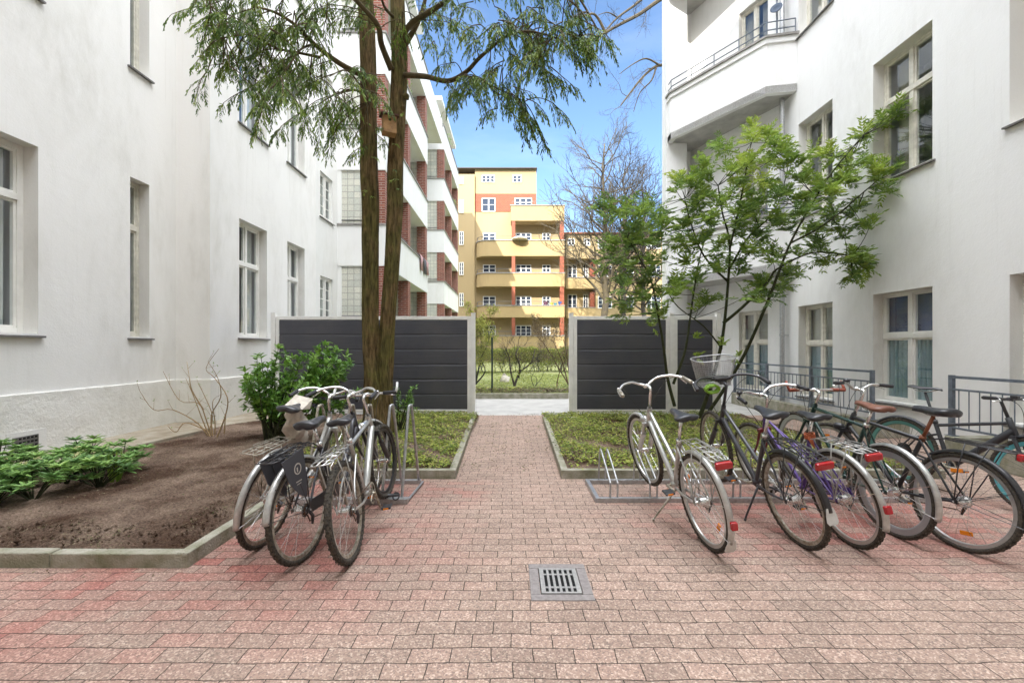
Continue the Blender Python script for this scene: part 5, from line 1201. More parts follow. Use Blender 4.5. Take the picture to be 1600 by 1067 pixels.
LM = [
 ([(574, 122, 6.7), (540, 105, 6.45), (510, 85, 6.2), (483, 62, 6.0), (462, 40, 5.8), (430, 20, 5.6), (395, 10, 5.4)], .045, .010),
 ([(500, 90, 6.15), (462, 82, 5.95), (430, 75, 5.75), (390, 55, 5.55), (350, 60, 5.4)], .020, .006),
 ([(488, 70, 6.0), (470, 78, 5.7), (450, 105, 5.5), (430, 130, 5.4), (412, 160, 5.35)], .016, .004),
 ([(632, 118, 6.75), (665, 120, 6.6), (700, 127, 6.5), (728, 113, 6.4), (748, 92, 6.3), (768, 75, 6.1), (795, 55, 5.9), (830, 50, 5.6), (870, 60, 5.4)], .045, .008),
 ([(725, 118, 6.4), (750, 125, 6.2), (780, 140, 6.0), (805, 150, 5.9), (825, 165, 5.8)], .015, .004),
 ([(622, 75, 6.8), (640, 40, 6.6), (670, 20, 6.4), (700, 0, 6.2), (740, -30, 6.0), (790, -45, 5.8), (850, -30, 5.5), (900, 10, 5.3)], .05, .010),
 ([(620, 90, 6.8), (648, 45, 6.7), (662, 10, 6.7), (672, -40, 6.6), (700, -110, 6.5)], .05, .012),
 ([(612, 110, 6.7), (596, 70, 6.5), (590, 40, 6.2), (560, 5, 6.0), (520, -30, 5.7), (470, -45, 5.5), (410, -50, 5.3), (350, -30, 5.2)], .05, .010),
 ([(618, 30, 6.8), (600, 10, 6.5), (590, -30, 6.1)], .03, .01),
 ([(575, 150, 6.8), (550, 140, 7.0), (520, 150, 7.1), (495, 165, 7.2)], .022, .005),
 ([(577, 160, 6.6), (560, 130, 6.2), (540, 110, 5.9), (515, 120, 5.6)], .02, .005),
 ([(622, -40, 6.9), (680, -70, 6.6), (750, -80, 6.3), (820, -60, 6.0), (890, -20, 5.8), (930, 40, 5.6)], .05, .010),
 ([(575, -60, 6.8), (510, -90, 6.4), (440, -80, 6.0), (370, -60, 5.8), (320, -10, 5.6)], .045, .010),
 ([(570, -140, 6.8), (500, -200, 7.0), (400, -200, 7.2)], .04, .01),
 ([(622, -140, 6.9), (700, -190, 7.2), (800, -190, 7.4), (880, -150, 7.5)], .045, .01),
 ([(618, -80, 6.9), (640, -110, 7.8), (680, -110, 8.6)], .04, .01), ([(573, -80, 6.8), (550, -120, 7.8), (520, -120, 8.5)], .04, .01),
 ([(570, -100, 6.7), (590, -170, 6.0), (620, -210, 5.4)], .04, .01),
]
LP = [limb(*q) for q in LM]
lv = Leaves()
def spray(p, d, L, dens=1.0):
    """a drooping flat shoot with short needle-bearing side shoots"""
    p = V(p); d = V(d).normalized(); n = int(L / .028); r0 = random.random() * .7; q = V(p); pts = [V(q)]
    side = d.cross(V((0, 0, 1))); side = side.normalized() if side.length > .1 else V((1, 0, 0))
    for i in range(n):
        d = (d + V((0, 0, -.09 - .05 * random.random())) + V(rng.normal(size=3) * .05)).normalized(); q = q + d * .028; pts.append(V(q))
        u = 1 - .6 * i / n
        for s_ in (-1, 1):
            if random.random() > .8 * dens: continue
            fd = (d * .75 + side * s_ * (.7 * u) + V((0, 0, -.35)) + V(rng.normal(size=3) * .18)).normalized()
            feather(lv, q, fd, V((0, 0, 1)) + V(rng.normal(size=3) * .5), random.uniform(.04, .095) * u + .015, random.uniform(.010, .018), min(1, max(0, r0 + random.uniform(-.15, .3))))
    lv.add(q, d, rv(), .06, .014, r0)
    if n > 4: tb.tube([pts[0], pts[len(pts) // 2], pts[-1]], [.003, .002, .001], 3, cap=False)
def second(p, d, L):
    p = V(p); d = V(d).normalized(); q = V(p); n = max(3, int(L / .06)); pts = [V(q)]
    for i in range(n):
        d = (d + V((0, 0, -.06)) + V(rng.normal(size=3) * .07)).normalized(); q = q + d * .06; pts.append(V(q))
        if i > 0 or random.random() < .5:
            side = d.cross(V((0, 0, 1))).normalized()
            for s_ in (-1, 1):
                if random.random() < .72: spray(q, d * .5 + side * s_ * random.uniform(.3, .9) + V((0, 0, -.5)), random.uniform(.12, .38) * (1 - .4 * i / n))
    spray(q, d, .25); tb.tube(pts, list(np.linspace(.008, .003, len(pts))), 5, cap=False)
dens = [8, 9, 7, 9, 6, 12, 4, 11, 3, 5, 5, 14, 11, 7, 9, 5, 5, 5]
for (pts, nb) in zip(LP, dens):
    for i in range(nb):
        k = int(len(pts) * (.22 + .76 * (i + random.random()) / nb)); k = min(k, len(pts) - 2); t = (pts[k + 1] - pts[k]).normalized(); s_ = random.choice((-1, 1))
        sd_ = t.cross(V((0, 0, 1))).normalized() * s_
        second(pts[k], t * random.uniform(.2, .8) + sd_ * random.uniform(.3, 1) + V((0, 0, random.uniform(-.4, .25))), random.uniform(.35, .95))
# the hanging curtains seen against the white wall and the sky
for (x, y, Y, n, L) in [(470, 120, 6.1, 6, .8), (520, 160, 6.6, 8, .8), (545, 190, 6.8, 7, .7), (500, 140, 6.4, 6, .8), (440, 90, 5.8, 6, .8), (400, 60, 5.6, 6, .7), (365, 40, 5.5, 6, .6), (460, 180, 6.2, 3, .6), (420, 130, 5.6, 4, .6),
                        (380, 110, 5.6, 5, .6), (345, 100, 5.5, 3, .5), (560, 210, 6.6, 4, .6), (620, 20, 6.4, 3, .5), (490, 20, 5.8, 6, .7), (440, 10, 5.6, 5, .6), (330, 20, 5.4, 6, .6),
                        (720, 20, 6.2, 4, .6), (760, 30, 6.0, 6, .7), (800, 40, 5.8, 9, .8), (830, 30, 5.7, 9, .8), (860, 50, 5.6, 9, .8), (890, 50, 5.5, 8, .6), (910, 70, 5.5, 5, .5), (780, 90, 6.0, 6, .7), (820, 100, 5.8, 6, .7),
                        (850, 100, 5.7, 5, .6), (720, 135, 6.4, 5, .6), (750, 140, 6.2, 6, .6), (790, 155, 6.0, 4, .6), (840, 150, 5.7, 3, .6), (700, 80, 6.4, 2, .4), (650, 30, 6.6, 3, .5)]:
    for i in range(max(2, round(n * .7))):
        an = random.uniform(0, 2 * pi); d = V((cos(an), sin(an) * .7, -.45)); p0 = at(x + random.uniform(-22, 22), y + random.uniform(-22, 18), Y + random.uniform(-.35, .35))
        second(p0, d, L * random.uniform(.4, .9))
        # join the shoot to its nearest limb
        best = min(((q - p0).length, j, k2) for j, l_ in enumerate(LP) for k2, q in enumerate(l_)); q = LP[best[1]][best[2]]
        if best[0] > .15: tb.tube(bez(q, (q + p0) / 2 + V((0, 0, .08)), p0, 6), [.009, .008, .008, .007, .006, .006, .005], 5, cap=False)
for i in range(26):     # short shoots on the trunks
    y = random.uniform(-60, 330); x = 577 + random.uniform(-12, 12) if i % 2 else 620 + random.uniform(-12, 12)
    spray(at(x, y, YT - .14), (random.uniform(-.8, .8), -1, .1), random.uniform(.10, .28))
tb.build('branches', 'bark', yew, smooth=True)
lv.build('crown', 'yew', yew, sh=(.3, .75, .8, .7), fold=.1, curl=.12)
nb_ = thing('nest_box', 'small wooden nest box hung on the right trunk of the conifer', 'nest box', at(608, 212, 6.5))
c = at(608, 197, 6.52); ry = Matrix.Rotation(R(24), 3, 'Z')
b = MB(); b.cbox(c, (.20, .17, .27), ry); b.build('box', 'wood', nb_, bevel=.004)
b = MB(); b.cbox(c + V((.0, -.01, .145)), (.27, .27, .022), ry @ Matrix.Rotation(R(10), 3, 'X')); b.build('roof', 'roofbrown', nb_, bevel=.003)
b = MB(); hc = c + ry @ V((0, -.086, .055)); b.lathe(hc, ry @ V((0, -1, 0)), [(0, .021), (.002, .021)], 18); b.build('entrance_hole', 'hole', nb_)
b = MB(); hc = c + ry @ V((0, -.086, -.005)); b.tube([hc, hc + ry @ V((0, -.04, 0))], .006, 6); b.build('perch', 'wood', nb_)

# ---- generic branching
def grow(mb, p, d, L, r, depth, maxd, up=.08, spread=.6, tips=None, sides=5, wob=.12, ratio=.74, nchild=(2, 3), droop=0.0):
    n = 4; q = V(p); d = V(d).normalized(); pts = [V(q)]; rad = [r]
    for i in range(n):
        d = (d + V(rng.normal(size=3) * wob) + V((0, 0, up - droop * depth))).normalized(); q = q + d * (L / n); pts.append(V(q)); rad.append(r * (1 - .35 * (i + 1) / n))
        if depth < maxd and i in (1, 2) and random.random() < .75:
            sd_ = d.cross(rv()).normalized(); grow(mb, q, d * .6 + sd_ * spread * 1.2, L * ratio * .75, r * .45, depth + 1, maxd, up, spread, tips, max(3, sides - 1), wob, ratio, nchild, droop)
    mb.tube(pts, rad, max(3, sides), cap=False)
    if depth >= maxd:
        if tips is not None: tips.append((V(q), V(d)))
        return
    for i in range(random.randint(*nchild)):
        sd_ = d.cross(rv()).normalized(); grow(mb, q, d + sd_ * spread * random.uniform(.6, 1.2), L * ratio * random.uniform(.85, 1.15), r * .62, depth + 1, maxd, up, spread, tips, max(3, sides - 1), wob, ratio, nchild, droop)

# ---- shrub tree on the right, pinnate glossy leaves
st = thing('pinnate_shrub_tree', 'multi stemmed evergreen shrub tree with glossy pinnate leaves in the right bed', 'tree', (3.3, 8.0, .06))
sb = MB(); stems = []
for px, r0, r1 in [
 ([(1090, 660, 8.3), (1108, 610, 8.2), (1122, 560, 8.0), (1130, 520, 7.9), (1137, 450, 7.8), (1140, 380, 7.7), (1128, 330, 7.6), (1122, 290, 7.6)], .042, .009),
 ([(1094, 662, 8.3), (1130, 610, 8.1), (1165, 550, 7.9), (1200, 470, 7.6), (1215, 430, 7.5), (1235, 380, 7.4), (1262, 330, 7.2), (1300, 270, 7.1), (1350, 210, 7.0)], .036, .008),
 ([(1130, 505, 7.9), (1160, 480, 7.7), (1200, 440, 7.5), (1215, 420, 7.4), (1270, 395, 7.3), (1330, 400, 7.1)], .030, .008),
 ([(1054, 634, 7.9), (1043, 590, 7.8), (1038, 550, 7.8), (1030, 500, 7.7), (1018, 440, 7.6), (1003, 410, 7.5), (980, 370, 7.4)], .032, .008),
 ([(1052, 600, 7.8), (1070, 550, 7.8), (1078, 500, 7.9), (1085, 450, 8.0), (1094, 400, 8.1), (1110, 350, 8.1)], .026, .008),
 ([(1140, 420, 7.8), (1170, 370, 7.8), (1210, 330, 7.8), (1230, 270, 7.8)], .022, .007), ([(1137, 440, 7.8), (1100, 400, 7.6), (1080, 350, 7.5), (1070, 310, 7.5)], .02, .007),
 ([(1235, 380, 7.4), (1290, 350, 7.2), (1350, 300, 7.0), (1385, 270, 6.9)], .018, .006), ([(1128, 545, 7.95), (1100, 510, 7.7), (1060, 480, 7.5), (1040, 450, 7.4)], .016, .006),
 ([(1140, 390, 7.7), (1160, 300, 7.7), (1170, 240, 7.7), (1180, 205, 7.7)], .018, .006)]:
    pts = smooth_path([at(*p) for p in px], 5); stems.append(pts); sb.tube(pts, list(np.linspace(r0, r1, len(pts))), 9)
SP = [q for s_ in stems for q in s_[len(s_) // 3:]]
clumps = [(1380,190),(1392,180),(1350,215),(1362,200),(1400,262),(1370,270),(1330,262),(1300,290),(1280,240),(1250,270),(1222,232),(1200,215),(1182,205),(1172,250),(1132,235),(1110,270),(1080,290),(1062,288),(1150,285),(1200,285),(1250,310),(1300,320),(1340,330),(1357,350),(1310,360),(1260,360),(1210,340),(1160,335),(1110,340),(1070,350),(1030,330),(1000,320),(970,340),(942,330),(985,365),(1020,370),(960,392),(990,410),(1032,410),(1080,400),(1130,390),(1180,395),(1230,400),(1280,400),(1330,402),(1362,412),(1240,430),(1200,455),(1230,452),(1180,470),(970,440),(1000,460),(1040,460),(975,480),(1060,440),(1090,432),(1180,440),(1150,420),(1320,280),(1270,290),(1220,300),(1180,310),(1140,310),(1100,310),(1230,350),(1190,370),(1290,340),(1150,360),(1060,375),(1010,345),(950,410),(1015,435),(1270,380),(1345,395),(1100,375),(1375,290),(1310,250),(1240,250),(1210,250),(1150,265),(1025,490),(1175,340),(1255,335),(1340,425),(1100,470),(1340,240),(1200,400),(1120,420),(990,385),(1040,350),(1085,330)]
pl_ = Leaves()
def pinnate(p, d, L, r, big=1.0):
    p = V(p); d = V(d).normalized(); sd_ = d.cross(V((0, 0, 1))).normalized() if abs(d.z) < .95 else V((1, 0, 0)); nrm = sd_.cross(d).normalized(); n = 5; q = V(p)
    for i in range(n):
        q = q + d * (L / n); d = (d + V((0, 0, -.06))).normalized()
        for s_ in (-1, 1):
            pl_.add(q, d * .62 + sd_ * s_ * .75 + V(rng.normal(size=3) * .12), nrm + V(rng.normal(size=3) * .5), random.uniform(.065, .11) * big, random.uniform(.023, .036) * big, min(1, max(0, r + random.uniform(-.15, .15))))
    pl_.add(q, d, nrm, .075 * big, .025 * big, r)
for (x, y) in clumps:
    for rep in range(3):
        Yc = random.uniform(6.7, 8.5) if rep else 7.6; p = at(x + random.uniform(-13, 13), y + random.uniform(-11, 11), Yc)
        q = min(SP, key=lambda s_: (s_ - p).length + max(0, s_.z - p.z) * 1.2); mid = (q + p) / 2 + V((random.uniform(-.05, .05), random.uniform(-.05, .05), -.06))
        sb.tube(bez(q, mid, p, 7), [.007, .0065, .006, .0055, .005, .0045, .004, .0035], 5, cap=False)
        hue = .30 + .45 * random.random() + (.15 if y < 300 else -.05); ax = (p - mid).normalized(); n = random.randint(7, 10)
        for k in range(n):
            an = k * 2.4 + random.random(); u = V((cos(an), sin(an), 0)); d = (u * random.uniform(.4, 1) + ax * .7 + V((0, 0, random.uniform(-.5, 1.1)))).normalized()
            pinnate(p - ax * random.uniform(0, .16), d, random.uniform(.14, .24), hue + random.uniform(-.12, .12))
for (x, y) in [(1020, 512), (1085, 530), (1088, 558), (1128, 540), (960, 470), (1150, 560)]:
    p = at(x, y, 7.7); 
    for k in range(3): pinnate(p, rv() + V((0, 0, .3)), .12, .75)
sb.build('stems', 'moss', st, smooth=True); pl_.build('crown', 'photinia', st, fold=.3, curl=.12)

# ---- laurel shrub left of the conifer
def bush(name, label, mat, base, cx, cz, rx, ry, rz, nst, nleaf, Ls, W, stem='moss', hue=.35, whorl=7, zlow=0, r0=.012, cat='shrub', shape=None, group=None, fold=.25):
    t = thing(name, label, cat, base, group); b_ = MB(); l = Leaves(); base = V(base); cen = V((cx[0], cx[1], cz)); tips = []
    for i in range(nst):
        an = random.uniform(0, 2 * pi); rr = random.random() ** .5; a2 = random.uniform(-1, 1)
        p = cen + V((cos(an) * rx * rr, sin(an) * ry * rr, rz * a2 * (1 - .45 * rr * rr)))
        if p.z < base.z + zlow: p.z = base.z + zlow + random.random() * .1
        b0 = base + V((random.uniform(-.08, .08), random.uniform(-.06, .06), 0)); mid = b0.lerp(p, .5) + V((0, 0, .10)) + V(rng.normal(size=3) * .05); path = bez(b0, mid, p, 8); b_.tube(path, list(np.linspace(r0, .003, 9)), 5, cap=False)
        for k in (5, 6, 7, 8): tips.append((path[k], (path[k] - path[k - 1]).normalized()))
        for k in range(2):
            s_ = path[random.randint(3, 7)]; e = s_ + V((random.uniform(-1, 1), random.uniform(-1, 1), random.uniform(-.1, .8))) * .16; b_.tube([s_, (s_ + e) / 2 + V((0, 0, .01)), e], .003, 4, cap=False); tips.append((e, (e - s_).normalized()))
    for (p, d) in tips:
        h = hue + random.uniform(-.2, .3)
        for k in range(whorl):
            an = k * 2.4 + random.random(); u = d.orthogonal().normalized(); w_ = d.cross(u); q = p - d * random.uniform(0, .09); ld = u * cos(an) + w_ * sin(an) + d * random.uniform(.3, 1.1) + V((0, 0, .15))
            l.add(q, ld, V((0, 0, 1)) + d * .4 + V(rng.normal(size=3) * .3), random.uniform(.7, 1.2) * Ls, random.uniform(.8, 1.2) * W, min(1, max(0, h + random.uniform(-.12, .12))))
    b_.build('stems', stem, t, smooth=True); l.build('foliage', mat, t, fold=fold, curl=.2)
    return t
bush('laurel_shrub', 'broad glossy green laurel shrub growing left of the twin trunks', 'laurel', (-3.55, 6.3, .06), (-3.25, 6.5), .98, .92, .62, .68, 82, 0, .10, .042, hue=.42, whorl=8, zlow=.02)
bush('laurel_shrub', 'small leafy laurel sprig at the foot of the twin trunks, right side', 'laurel', (-1.85, 7.1, .06), (-1.75, 7.05), .62, .18, .2, .42, 12, 0, .06, .025, hue=.3, whorl=6)
for (x, y, Y) in [(486, 535, 6.3), (520, 545, 6.2), (545, 560, 6.2), (500, 550, 6.6), (530, 580, 6.4)]: pass

# ---- bare straw-coloured twig shrub
tw = thing('bare_twig_shrub', 'leafless straw coloured twig shrub before the white wall', 'shrub', (-4.62, 6.6, .07)); b = MB(); bl = Leaves()
for px in [[(332, 690), (318, 660), (305, 625), (290, 590)], [(334, 690), (330, 650), (345, 620), (340, 590), (325, 565)], [(336, 690), (352, 650), (355, 620), (335, 590), (322, 575), (342, 545)], [(330, 690), (310, 662), (270, 640), (240, 640), (218, 610)],
           [(332, 688), (322, 655), (310, 630), (280, 625), (255, 580)], [(335, 690), (336, 660), (332, 630), (338, 620)], [(350, 684), (352, 655), (356, 630)], [(322, 672), (290, 660), (275, 675), (262, 665)], [(318, 640), (300, 610), (296, 590), (292, 565)], [(331, 690), (326, 676), (332, 650), (318, 615), (310, 600)]]:
    n = len(px); Yb = 6.6 + random.uniform(-.1, .1); pts = smooth_path([at(x, y, Yb + random.uniform(-.18, .18) * i / n) for i, (x, y) in enumerate(px)], 4); b.tube(pts, list(np.linspace(.011, .003, len(pts))), 6)
    for k in range(4, len(pts), 2):
        if random.random() < .7:
            e = pts[k] + V((random.uniform(-.15, .15), random.uniform(-.1, .1), random.uniform(.0, .16))); b.tube([pts[k], e], [.003, .0015], 4); 
            for _ in range(2): bl.add(e, rv() + V((0, 0, .5)), rv(), .028, .012)
b.build('stems', 'twig', tw, smooth=True); bl.build('leaves', 'blade', tw)  # the small blades at the twig tips are buds

# ---- low cream-flowered evergreens in the soil bed
n = 0
spots = [(-4.95, 4.05), (-4.55, 3.95), (-4.2, 4.1), (-4.75, 4.4), (-4.35, 4.5), (-3.95, 4.45), (-5.05, 4.7), (-4.6, 4.9), (-4.15, 4.9), (-4.85, 5.25), (-5.3, 4.3), (-5.45, 4.85), (-5.2, 3.75), (-4.3, 3.85)]
for (x, y) in spots:
    x -= .14; y -= .24
    t = thing('skimmia_plant', 'low leathery leaved evergreen with cream flower heads, one of the low patch beside the wall', 'plant', (x, y, .08), 'low cream flowered evergreens in the soil bed')
    b = MB(); l = Leaves(); heads = []
    for k in range(22):
        an = random.uniform(0, 2 * pi); rr = random.random() ** .5 * .27; p = V((x + cos(an) * rr, y + sin(an) * rr, .08 + random.uniform(.20, .42) * (1 - rr * 1.3))); b0 = V((x, y, .07)); b.tube(bez(b0, (b0 + p) / 2 + V((0, 0, .04)), p, 4), [.006, .005, .004, .004, .003], 4, cap=False)
        h = random.uniform(.15, .75)
        for q in range(13):
            aa = q * 2.4; e = .22 + .75 * (q / 13); l.add(p - V((0, 0, .02)), V((cos(aa), sin(aa), e + random.uniform(-.25, .2))), V((0, 0, 1)) - V((cos(aa), sin(aa), 0)) * .3, random.uniform(.07, .115), random.uniform(.024, .034), min(1, max(0, h + random.uniform(-.12, .12))))
        if random.random() < .12:
            fl = MB()
            for q in range(16): dd_ = rv(); dd_.z = abs(dd_.z); fl.lathe(p + V((0, 0, .012)) + dd_ * .022, dd_, [(0, .004), (.006, .007), (.011, .002)], 5)
            heads.append(fl)
    b.build('stems', 'moss', t); l.build('foliage', 'skimmia', t, fold=.2, curl=.22)
    for fl in heads: fl.build('flower_head', 'flower', t)
for (x, y, h, lab) in [(-4.12, 4.42, .34, 'tuft of upright yellow green bulb leaves at the right end of the low patch'), (-4.55, 3.66, .2, 'short tuft of fresh green blades before the low patch')]:
    l = Leaves()
    for k in range(12): an = random.uniform(0, 2 * pi); l.add((x + cos(an) * .03, y + sin(an) * .03, .06), (cos(an) * .25, sin(an) * .25, 1), (cos(an), sin(an), .2), random.uniform(.6, 1.1) * h, .026, random.random())
    tag(l.build('bulb_leaves', 'blade', curl=.12), lab, 'plant')

# ---- ground cover, leaf litter and soil crumbs
def cover(name, x0, x1, y0, y1, n, mat, L, W, z0=.06, patchy=.0, spread=.035, hmax=.05):
    l = Leaves(); k = 0
    while k < n:
        x, y = random.uniform(x0, x1), random.uniform(y0, y1); q = sin(x * 3.3 + 1.7 * sin(y * 2.1)) * cos(y * 2.9 + x) + .5 * sin(x * 9 + y * 7)
        if q < patchy + random.uniform(-.6, .6): k += .25; continue
        c0 = random.random()
        for j in range(5):
            an = random.uniform(0, 2 * pi); l.add((x + random.gauss(0, spread), y + random.gauss(0, spread), z0 + lump(x, y) + random.uniform(0, hmax)), (cos(an), sin(an), random.uniform(-.1, .7)), (random.gauss(0, .3), random.gauss(0, .3), 1), random.uniform(.6, 1.3) * L, random.uniform(.7, 1.2) * W, min(1, c0 + random.uniform(-.2, .2)) if c0 < .95 else 1); k += 1
    o = l.build(name, mat, fold=.15, curl=.15); o['kind'] = 'stuff'; return o
cover('ground_cover', -2.85, -.74, 4.9, 9.1, 24000, 'cover', .036, .024, .075, -.7)
cover('ground_cover', .66, 4.6, 4.9, 9.1, 34000, 'cover', .036, .024, .075, -.7)
cover('leaf_litter', -5.4, -2.3, 2.95, 9.0, 9000, 'litter', .020, .007, .10, -.6, .06, .006)
cover('leaf_litter', -2.2, 4.6, 4.9, 9.0, 5000, 'litter', .03, .012, .07, -.5, .05, .01)
m = MB()                                # clods
for i in range(7000):
    x, y = random.uniform(-5.4, -2.3), random.uniform(3.0, 8.8); s_ = random.uniform(.004, .017) * (1 if random.random() < .93 else 1.7); z = .10 + lump(x, y)
    p = [(x + s_ * random.uniform(.6, 1.2), y, z), (x, y + s_, z), (x - s_, y + .2 * s_, z), (x, y - s_ * .9, z), (x + .1 * s_, y, z + s_ * .8), (x, y, z - s_)]
    m.add(p, [(0, 1, 4), (1, 2, 4), (2, 3, 4), (3, 0, 4), (1, 0, 5), (2, 1, 5), (3, 2, 5), (0, 3, 5)])
o = m.build('soil_clods', 'soil'); o['kind'] = 'stuff'
for (x0, x1, y0, y1, n_) in [(-6, -2.2, 2.70, 2.86, 130), (-2.18, -2.05, 2.9, 4.8, 90), (-.75, -.55, 4.8, 9.1, 120), (.5, .66, 4.8, 8.4, 110), (.6, 4.8, 4.66, 4.79, 130), (-2.1, -.7, 4.68, 4.79, 80)]:
    l = Leaves()
    for i in range(n_): l.add((random.uniform(x0, x1), random.uniform(y0, y1), .004), rv() * 1 + V((0, 0, .1)), V((0, 0, 1)) + rv() * .3, random.uniform(.008, .022), random.uniform(.005, .011), random.random())
    o = l.build('leaf_litter', 'litter', fold=.1, curl=.1); o['kind'] = 'stuff'
# ---- garden behind the path
cover('lawn_grass', -3.5, 4.2, 13.2, 24, 26000, 'grass', .085, .022, .12, -1.2, .06, .03)
cover('leaf_litter', -3.5, 4.5, 12.5, 13.5, 5000, 'litter', .07, .035, .13, -1.2, .06, .10)
cover('ground_cover', -3.5, 4.5, 12.48, 13.6, 2600, 'cover', .07, .035, .13, -.2, .06, .16)
def hedge(name, label, x0, x1, y0, y1, z1, n, mat='hedge', L=.09):
    t = thing(name, label, 'hedge', ((x0 + x1) / 2, (y0 + y1) / 2, .12)); b = MB(); l = Leaves()
    for i in range(int((x1 - x0) * 9)):
        x = random.uniform(x0, x1); y = random.uniform(y0 + .2, y1 - .2); grow(b, (x, y, .05), (random.uniform(-.3, .3), random.uniform(-.3, .3), 1), z1 * .36, .018, 0, 3, .05, .55, None, 4)
    for i in range(n):
        u = random.random(); x = random.uniform(x0, x1); top = z1 + .06 * sin(x * 2.3) + .04 * sin(x * 7)
        if u < .55: p = (x, random.uniform(y0, y1), top - random.random() ** 2 * .22)
        else: p = (x, y0 + random.random() ** 2 * .3 + random.uniform(-.05, .05), random.uniform(.45 * z1, top) if random.random() < .8 else random.uniform(.15, top))
        l.add(p, rv() + V((0, -.3, .4)), rv() + V((0, 0, .8)), random.uniform(.6, 1.2) * L, L * .5, random.random())
    b.build('stems', 'barkgrey', t); l.build('foliage', mat, t)
hedge('hedge', 'trimmed pale green hedge across the lawn below the ochre balconies', -2.4, 3.6, 22.6, 24.2, 1.42, 12000)
hedge('hedge', 'hedge stretch at the far left of the lawn, beside the balcony block', -3.6, -2.5, 26, 27, 1.5, 2500)
# chain link fence
cf = thing('chain_link_fence', 'green wire mesh garden fence with a slim dark post, beyond the pale path', 'fence', (0, 12.7, .1))
for x in (-.59, 1.95, -3.1, 4.5):
    p = MB(); p.tube([(x, 12.62, .1), (x, 12.62, 1.76)], .028, 10); p.lathe((x, 12.62, 1.76), (0, 0, 1), [(0, .03), (.015, .03), (.03, .01)], 10); p.build('post', simple('green_post_paint', (.012, .03, .022), .5) if x == -.59 else MATS['green_post_paint'], cf)
wm = MB(); s_ = .075; hgt = 1.45
k = 0; x = -3.4 - hgt
while x < 5.0:
    for sg in (1, -1):
        xa, xb = (x, x + hgt) if sg > 0 else (x + hgt, x); wm.tube([(xa, 12.62, .18), (xb, 12.62, .18 + hgt)], .0011, 3, cap=False)
    x += s_ * 1.4
for z in (.2, .9, 1.63): wm.tube([(-3.4, 12.62, z), (5, 12.62, z)], .0016, 3, cap=False)
wm.build('wire_mesh', 'rail', cf, kind='stuff')
# garden shrubs
def openshrub(name, label, px_stems, Y, leaf=None, mat='hedge', hue=.5, bark='barkgrey', r0=.03, twd=3, L=.06, nl=4, cat='shrub'):
    t = thing(name, label, cat, at(px_stems[0][0][0], 543 + 984 / Y - 8, Y)); b = MB(); tips = []
    for px in px_stems:
        pts = smooth_path([at(x, y, Y + random.uniform(-.15, .15) * i) for i, (x, y) in enumerate(px)], 4); b.tube(pts, list(np.linspace(r0, r0 * .25, len(pts))), 6)
        for k in range(5, len(pts), 2): grow(b, pts[k], (pts[k] - pts[k - 1]).normalized() + rv() * .8, .28, r0 * .22, 0, twd, .06, .6, tips, 4)
    b.build('stems', bark, t)
    if leaf:
        l = Leaves()
        for (p, d) in tips:
            for k in range(nl): l.add(jit(p, .04), rv() + V((0, 0, .3)), rv() + V((0, 0, 1)), L * random.uniform(.6, 1.2), L * .5, min(1, max(0, hue + random.uniform(-.3, .4))))
        l.build('foliage', mat, t)
    return t
openshrub('garden_shrub', 'bare forked dark shrub in the middle of the lawn gap', [[(804, 603), (798, 580), (796, 560), (790, 545)], [(804, 603), (812, 582), (830, 566), (836, 545)], [(810, 590), (812, 570), (806, 555), (812, 540)]], 14.2, None, bark=simple('dark_shrub_bark', (.05, .035, .03), .9), r0=.04)
openshrub('garden_shrub', 'yellow green budding shrub beside the left fence post', [[(743, 600), (748, 575), (752, 545), (750, 515)], [(743, 600), (752, 560), (764, 530), (760, 505)], [(744, 600), (742, 560), (738, 530), (745, 500)], [(743, 600), (758, 580), (750, 560)]], 13.8, 1, hue=.7, r0=.03, nl=3, L=.07)
openshrub('climbing_shrub', 'reddish leaning climber bush before the sunlit ochre wall', [[(888, 600), (870, 570), (852, 540), (838, 525)], [(888, 602), (880, 570), (870, 545), (862, 530)], [(890, 590), (885, 550), (880, 530)], [(870, 605), (872, 590), (878, 570)]], 13.6, 1, mat='litter', hue=.3, bark=simple('reddish_climber_bark', (.12, .06, .04), .9), r0=.022, nl=3, L=.05)
openshrub('garden_shrub', 'loose low green shrub on the lawn edge left of the climber', [[(834, 603), (830, 590), (836, 580)], [(836, 603), (845, 592), (850, 580)], [(838, 603), (838, 590), (826, 582)]], 13.7, 1, mat='cover', hue=.4, r0=.012, nl=3, twd=2, L=.06)
rk_ = MB(); rk_.lathe((-.28, 16.9, .12), (0, 0, 1), [(0, .20), (.08, .21), (.2, .15), (.27, .06), (.3, .01)], 11); rk_.v = [tuple(V(p) + V(rng.normal(size=3) * .035)) for p in rk_.v]
tag(rk_.build('white_sack', 'bag', smooth=True), 'crumpled white sack lying on the lawn', 'sack')

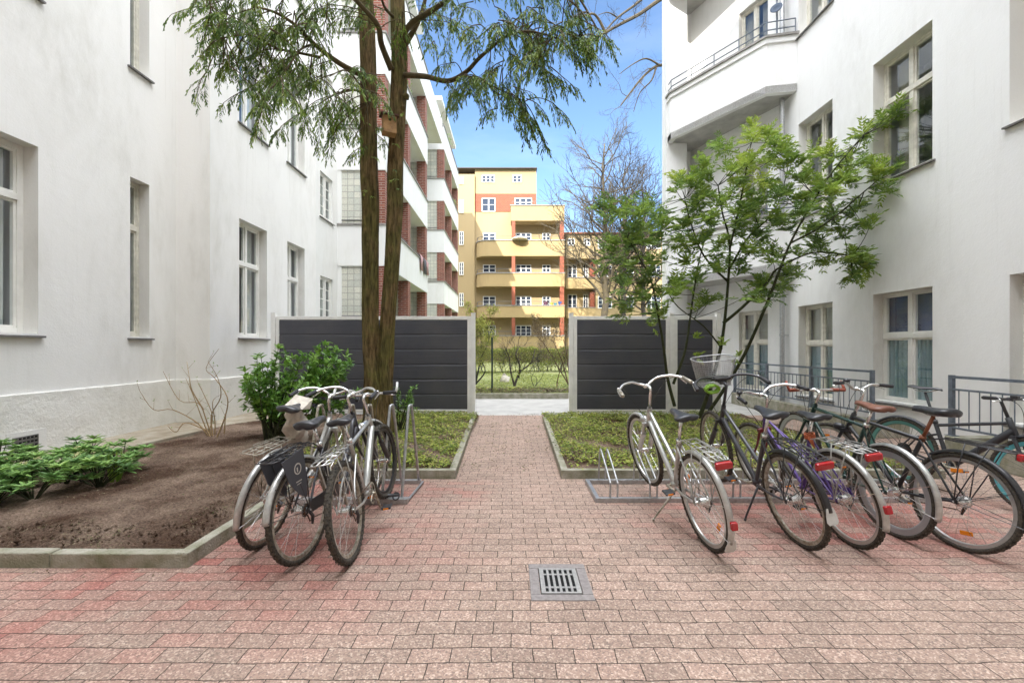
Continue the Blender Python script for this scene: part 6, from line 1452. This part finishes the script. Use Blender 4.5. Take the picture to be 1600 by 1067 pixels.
# ---- bare trees
def baretree(name, label, base, h, seedv, mat='barkgrey', maxd=7, r=.22, lean=(0, 0), spread=.5, L0=None, group='bare trees before the ochre wing', ratio=.76, up=.07):
    random.seed(seedv); t = thing(name, label, 'tree', base, group); b = MB(); br_ = MB(); p = V(base); top = p + V((lean[0], lean[1], h * .92)); pts = [p.lerp(top, k / 10) + V((random.gauss(0, .1), random.gauss(0, .1), 0)) * (k > 0) for k in range(11)]
    b.tube(pts, list(np.linspace(r, r * .12, 11)), 9); b.build('trunk', mat, t, smooth=True)
    for k in range(30):
        u = .26 + .72 * k / 30; q = pts[0].lerp(pts[-1], u); an = k * 2.4 + random.random(); i_ = min(int(u * 10), 9); q = pts[i_].lerp(pts[i_ + 1], u * 10 - i_)
        grow(br_, q, (cos(an), sin(an), random.uniform(.4, 1.1)), (h * .135) * (1.25 - .8 * u), r * .36 * (1.15 - .8 * u), 0, maxd - 2, up, spread, None, 5, .13, ratio, (2, 2), .012)
    br_.build('crown', mat, t); return t
baretree('bare_tree', 'bare tree with thick yellowish trunk, leftmost of the leafless trees', (7.0, 32.5, .2), 18.3, 3, 'barkyellow', 6, .33, (.1, 0))
baretree('bare_tree', 'middle bare tree with forked slender crown before the ochre wing', (8.6, 33.5, .2), 17.3, 8, 'barkgrey', 6, .26, (.4, 0))
baretree('bare_tree', 'rightmost bare tree, partly behind the white corner building', (10.8, 34.5, .2), 16.2, 12, 'barkgrey', 6, .24, (-.3, 0))
# tree behind the corner building whose limbs reach over the gap
ot = thing('overhanging_bare_tree', 'bare tree behind the corner building whose lichen limbs reach into the sky', 'tree', (9.5, 19, .0)); b = MB(); b2 = MB()
b.tube([(9.5, 19, 0), (9.3, 19, 6), (9.0, 18.6, 11), (8.8, 18.4, 17), (8.6, 18.2, 21)], [.42, .36, .28, .18, .08], 12); b.build('trunk', 'barkyellow', ot, smooth=True)
random.seed(5)
for px, r0 in [([(1200, -60, 18), (1100, -30, 18), (1040, -5, 18), (1000, 22, 17.6), (970, 38, 17.3), (945, 52, 17), (915, 68, 16.8)], .11), ([(1100, -60, 18), (1030, -30, 18), (1000, 2, 17.6), (965, 28, 17.3), (945, 50, 17)], .08),
               ([(945, 50, 17), (935, 30, 16.8), (925, 22, 16.6), (905, 28, 16.4), (890, 35, 16.3)], .06), ([(943, 52, 17), (935, 65, 16.8), (930, 82, 16.6)], .035),
               ([(1200, 20, 18), (1100, 60, 18), (1045, 98, 17.5), (1025, 104, 17.3), (1005, 120, 17.1), (985, 145, 17), (970, 165, 16.8)], .085), ([(1030, 102, 17.3), (1010, 92, 17), (990, 100, 16.8), (968, 116, 16.6)], .04),
               ([(1036, 100, 17.3), (1036, 130, 17.3), (1037, 165, 17.3)], .035), ([(1025, 106, 17.3), (1018, 126, 17.2), (1000, 145, 17.2), (990, 175, 17.2)], .04), ([(965, 28, 17.3), (950, 20, 17), (935, 24, 16.9)], .03)]:
    pts = smooth_path([at(*p) for p in px], 4); b2.tube(pts, list(np.linspace(r0, r0 * .3, len(pts))), 7)
    for k in range(5, len(pts), 2): t_ = (pts[k] - pts[k - 1]).normalized(); grow(b2, pts[k], t_ + rv() * .9, .55, r0 * .16, 0, 3, -.03, .5, None, 4, .16, .75, (1, 2))
b2.build('branches', 'barkyellow', ot)
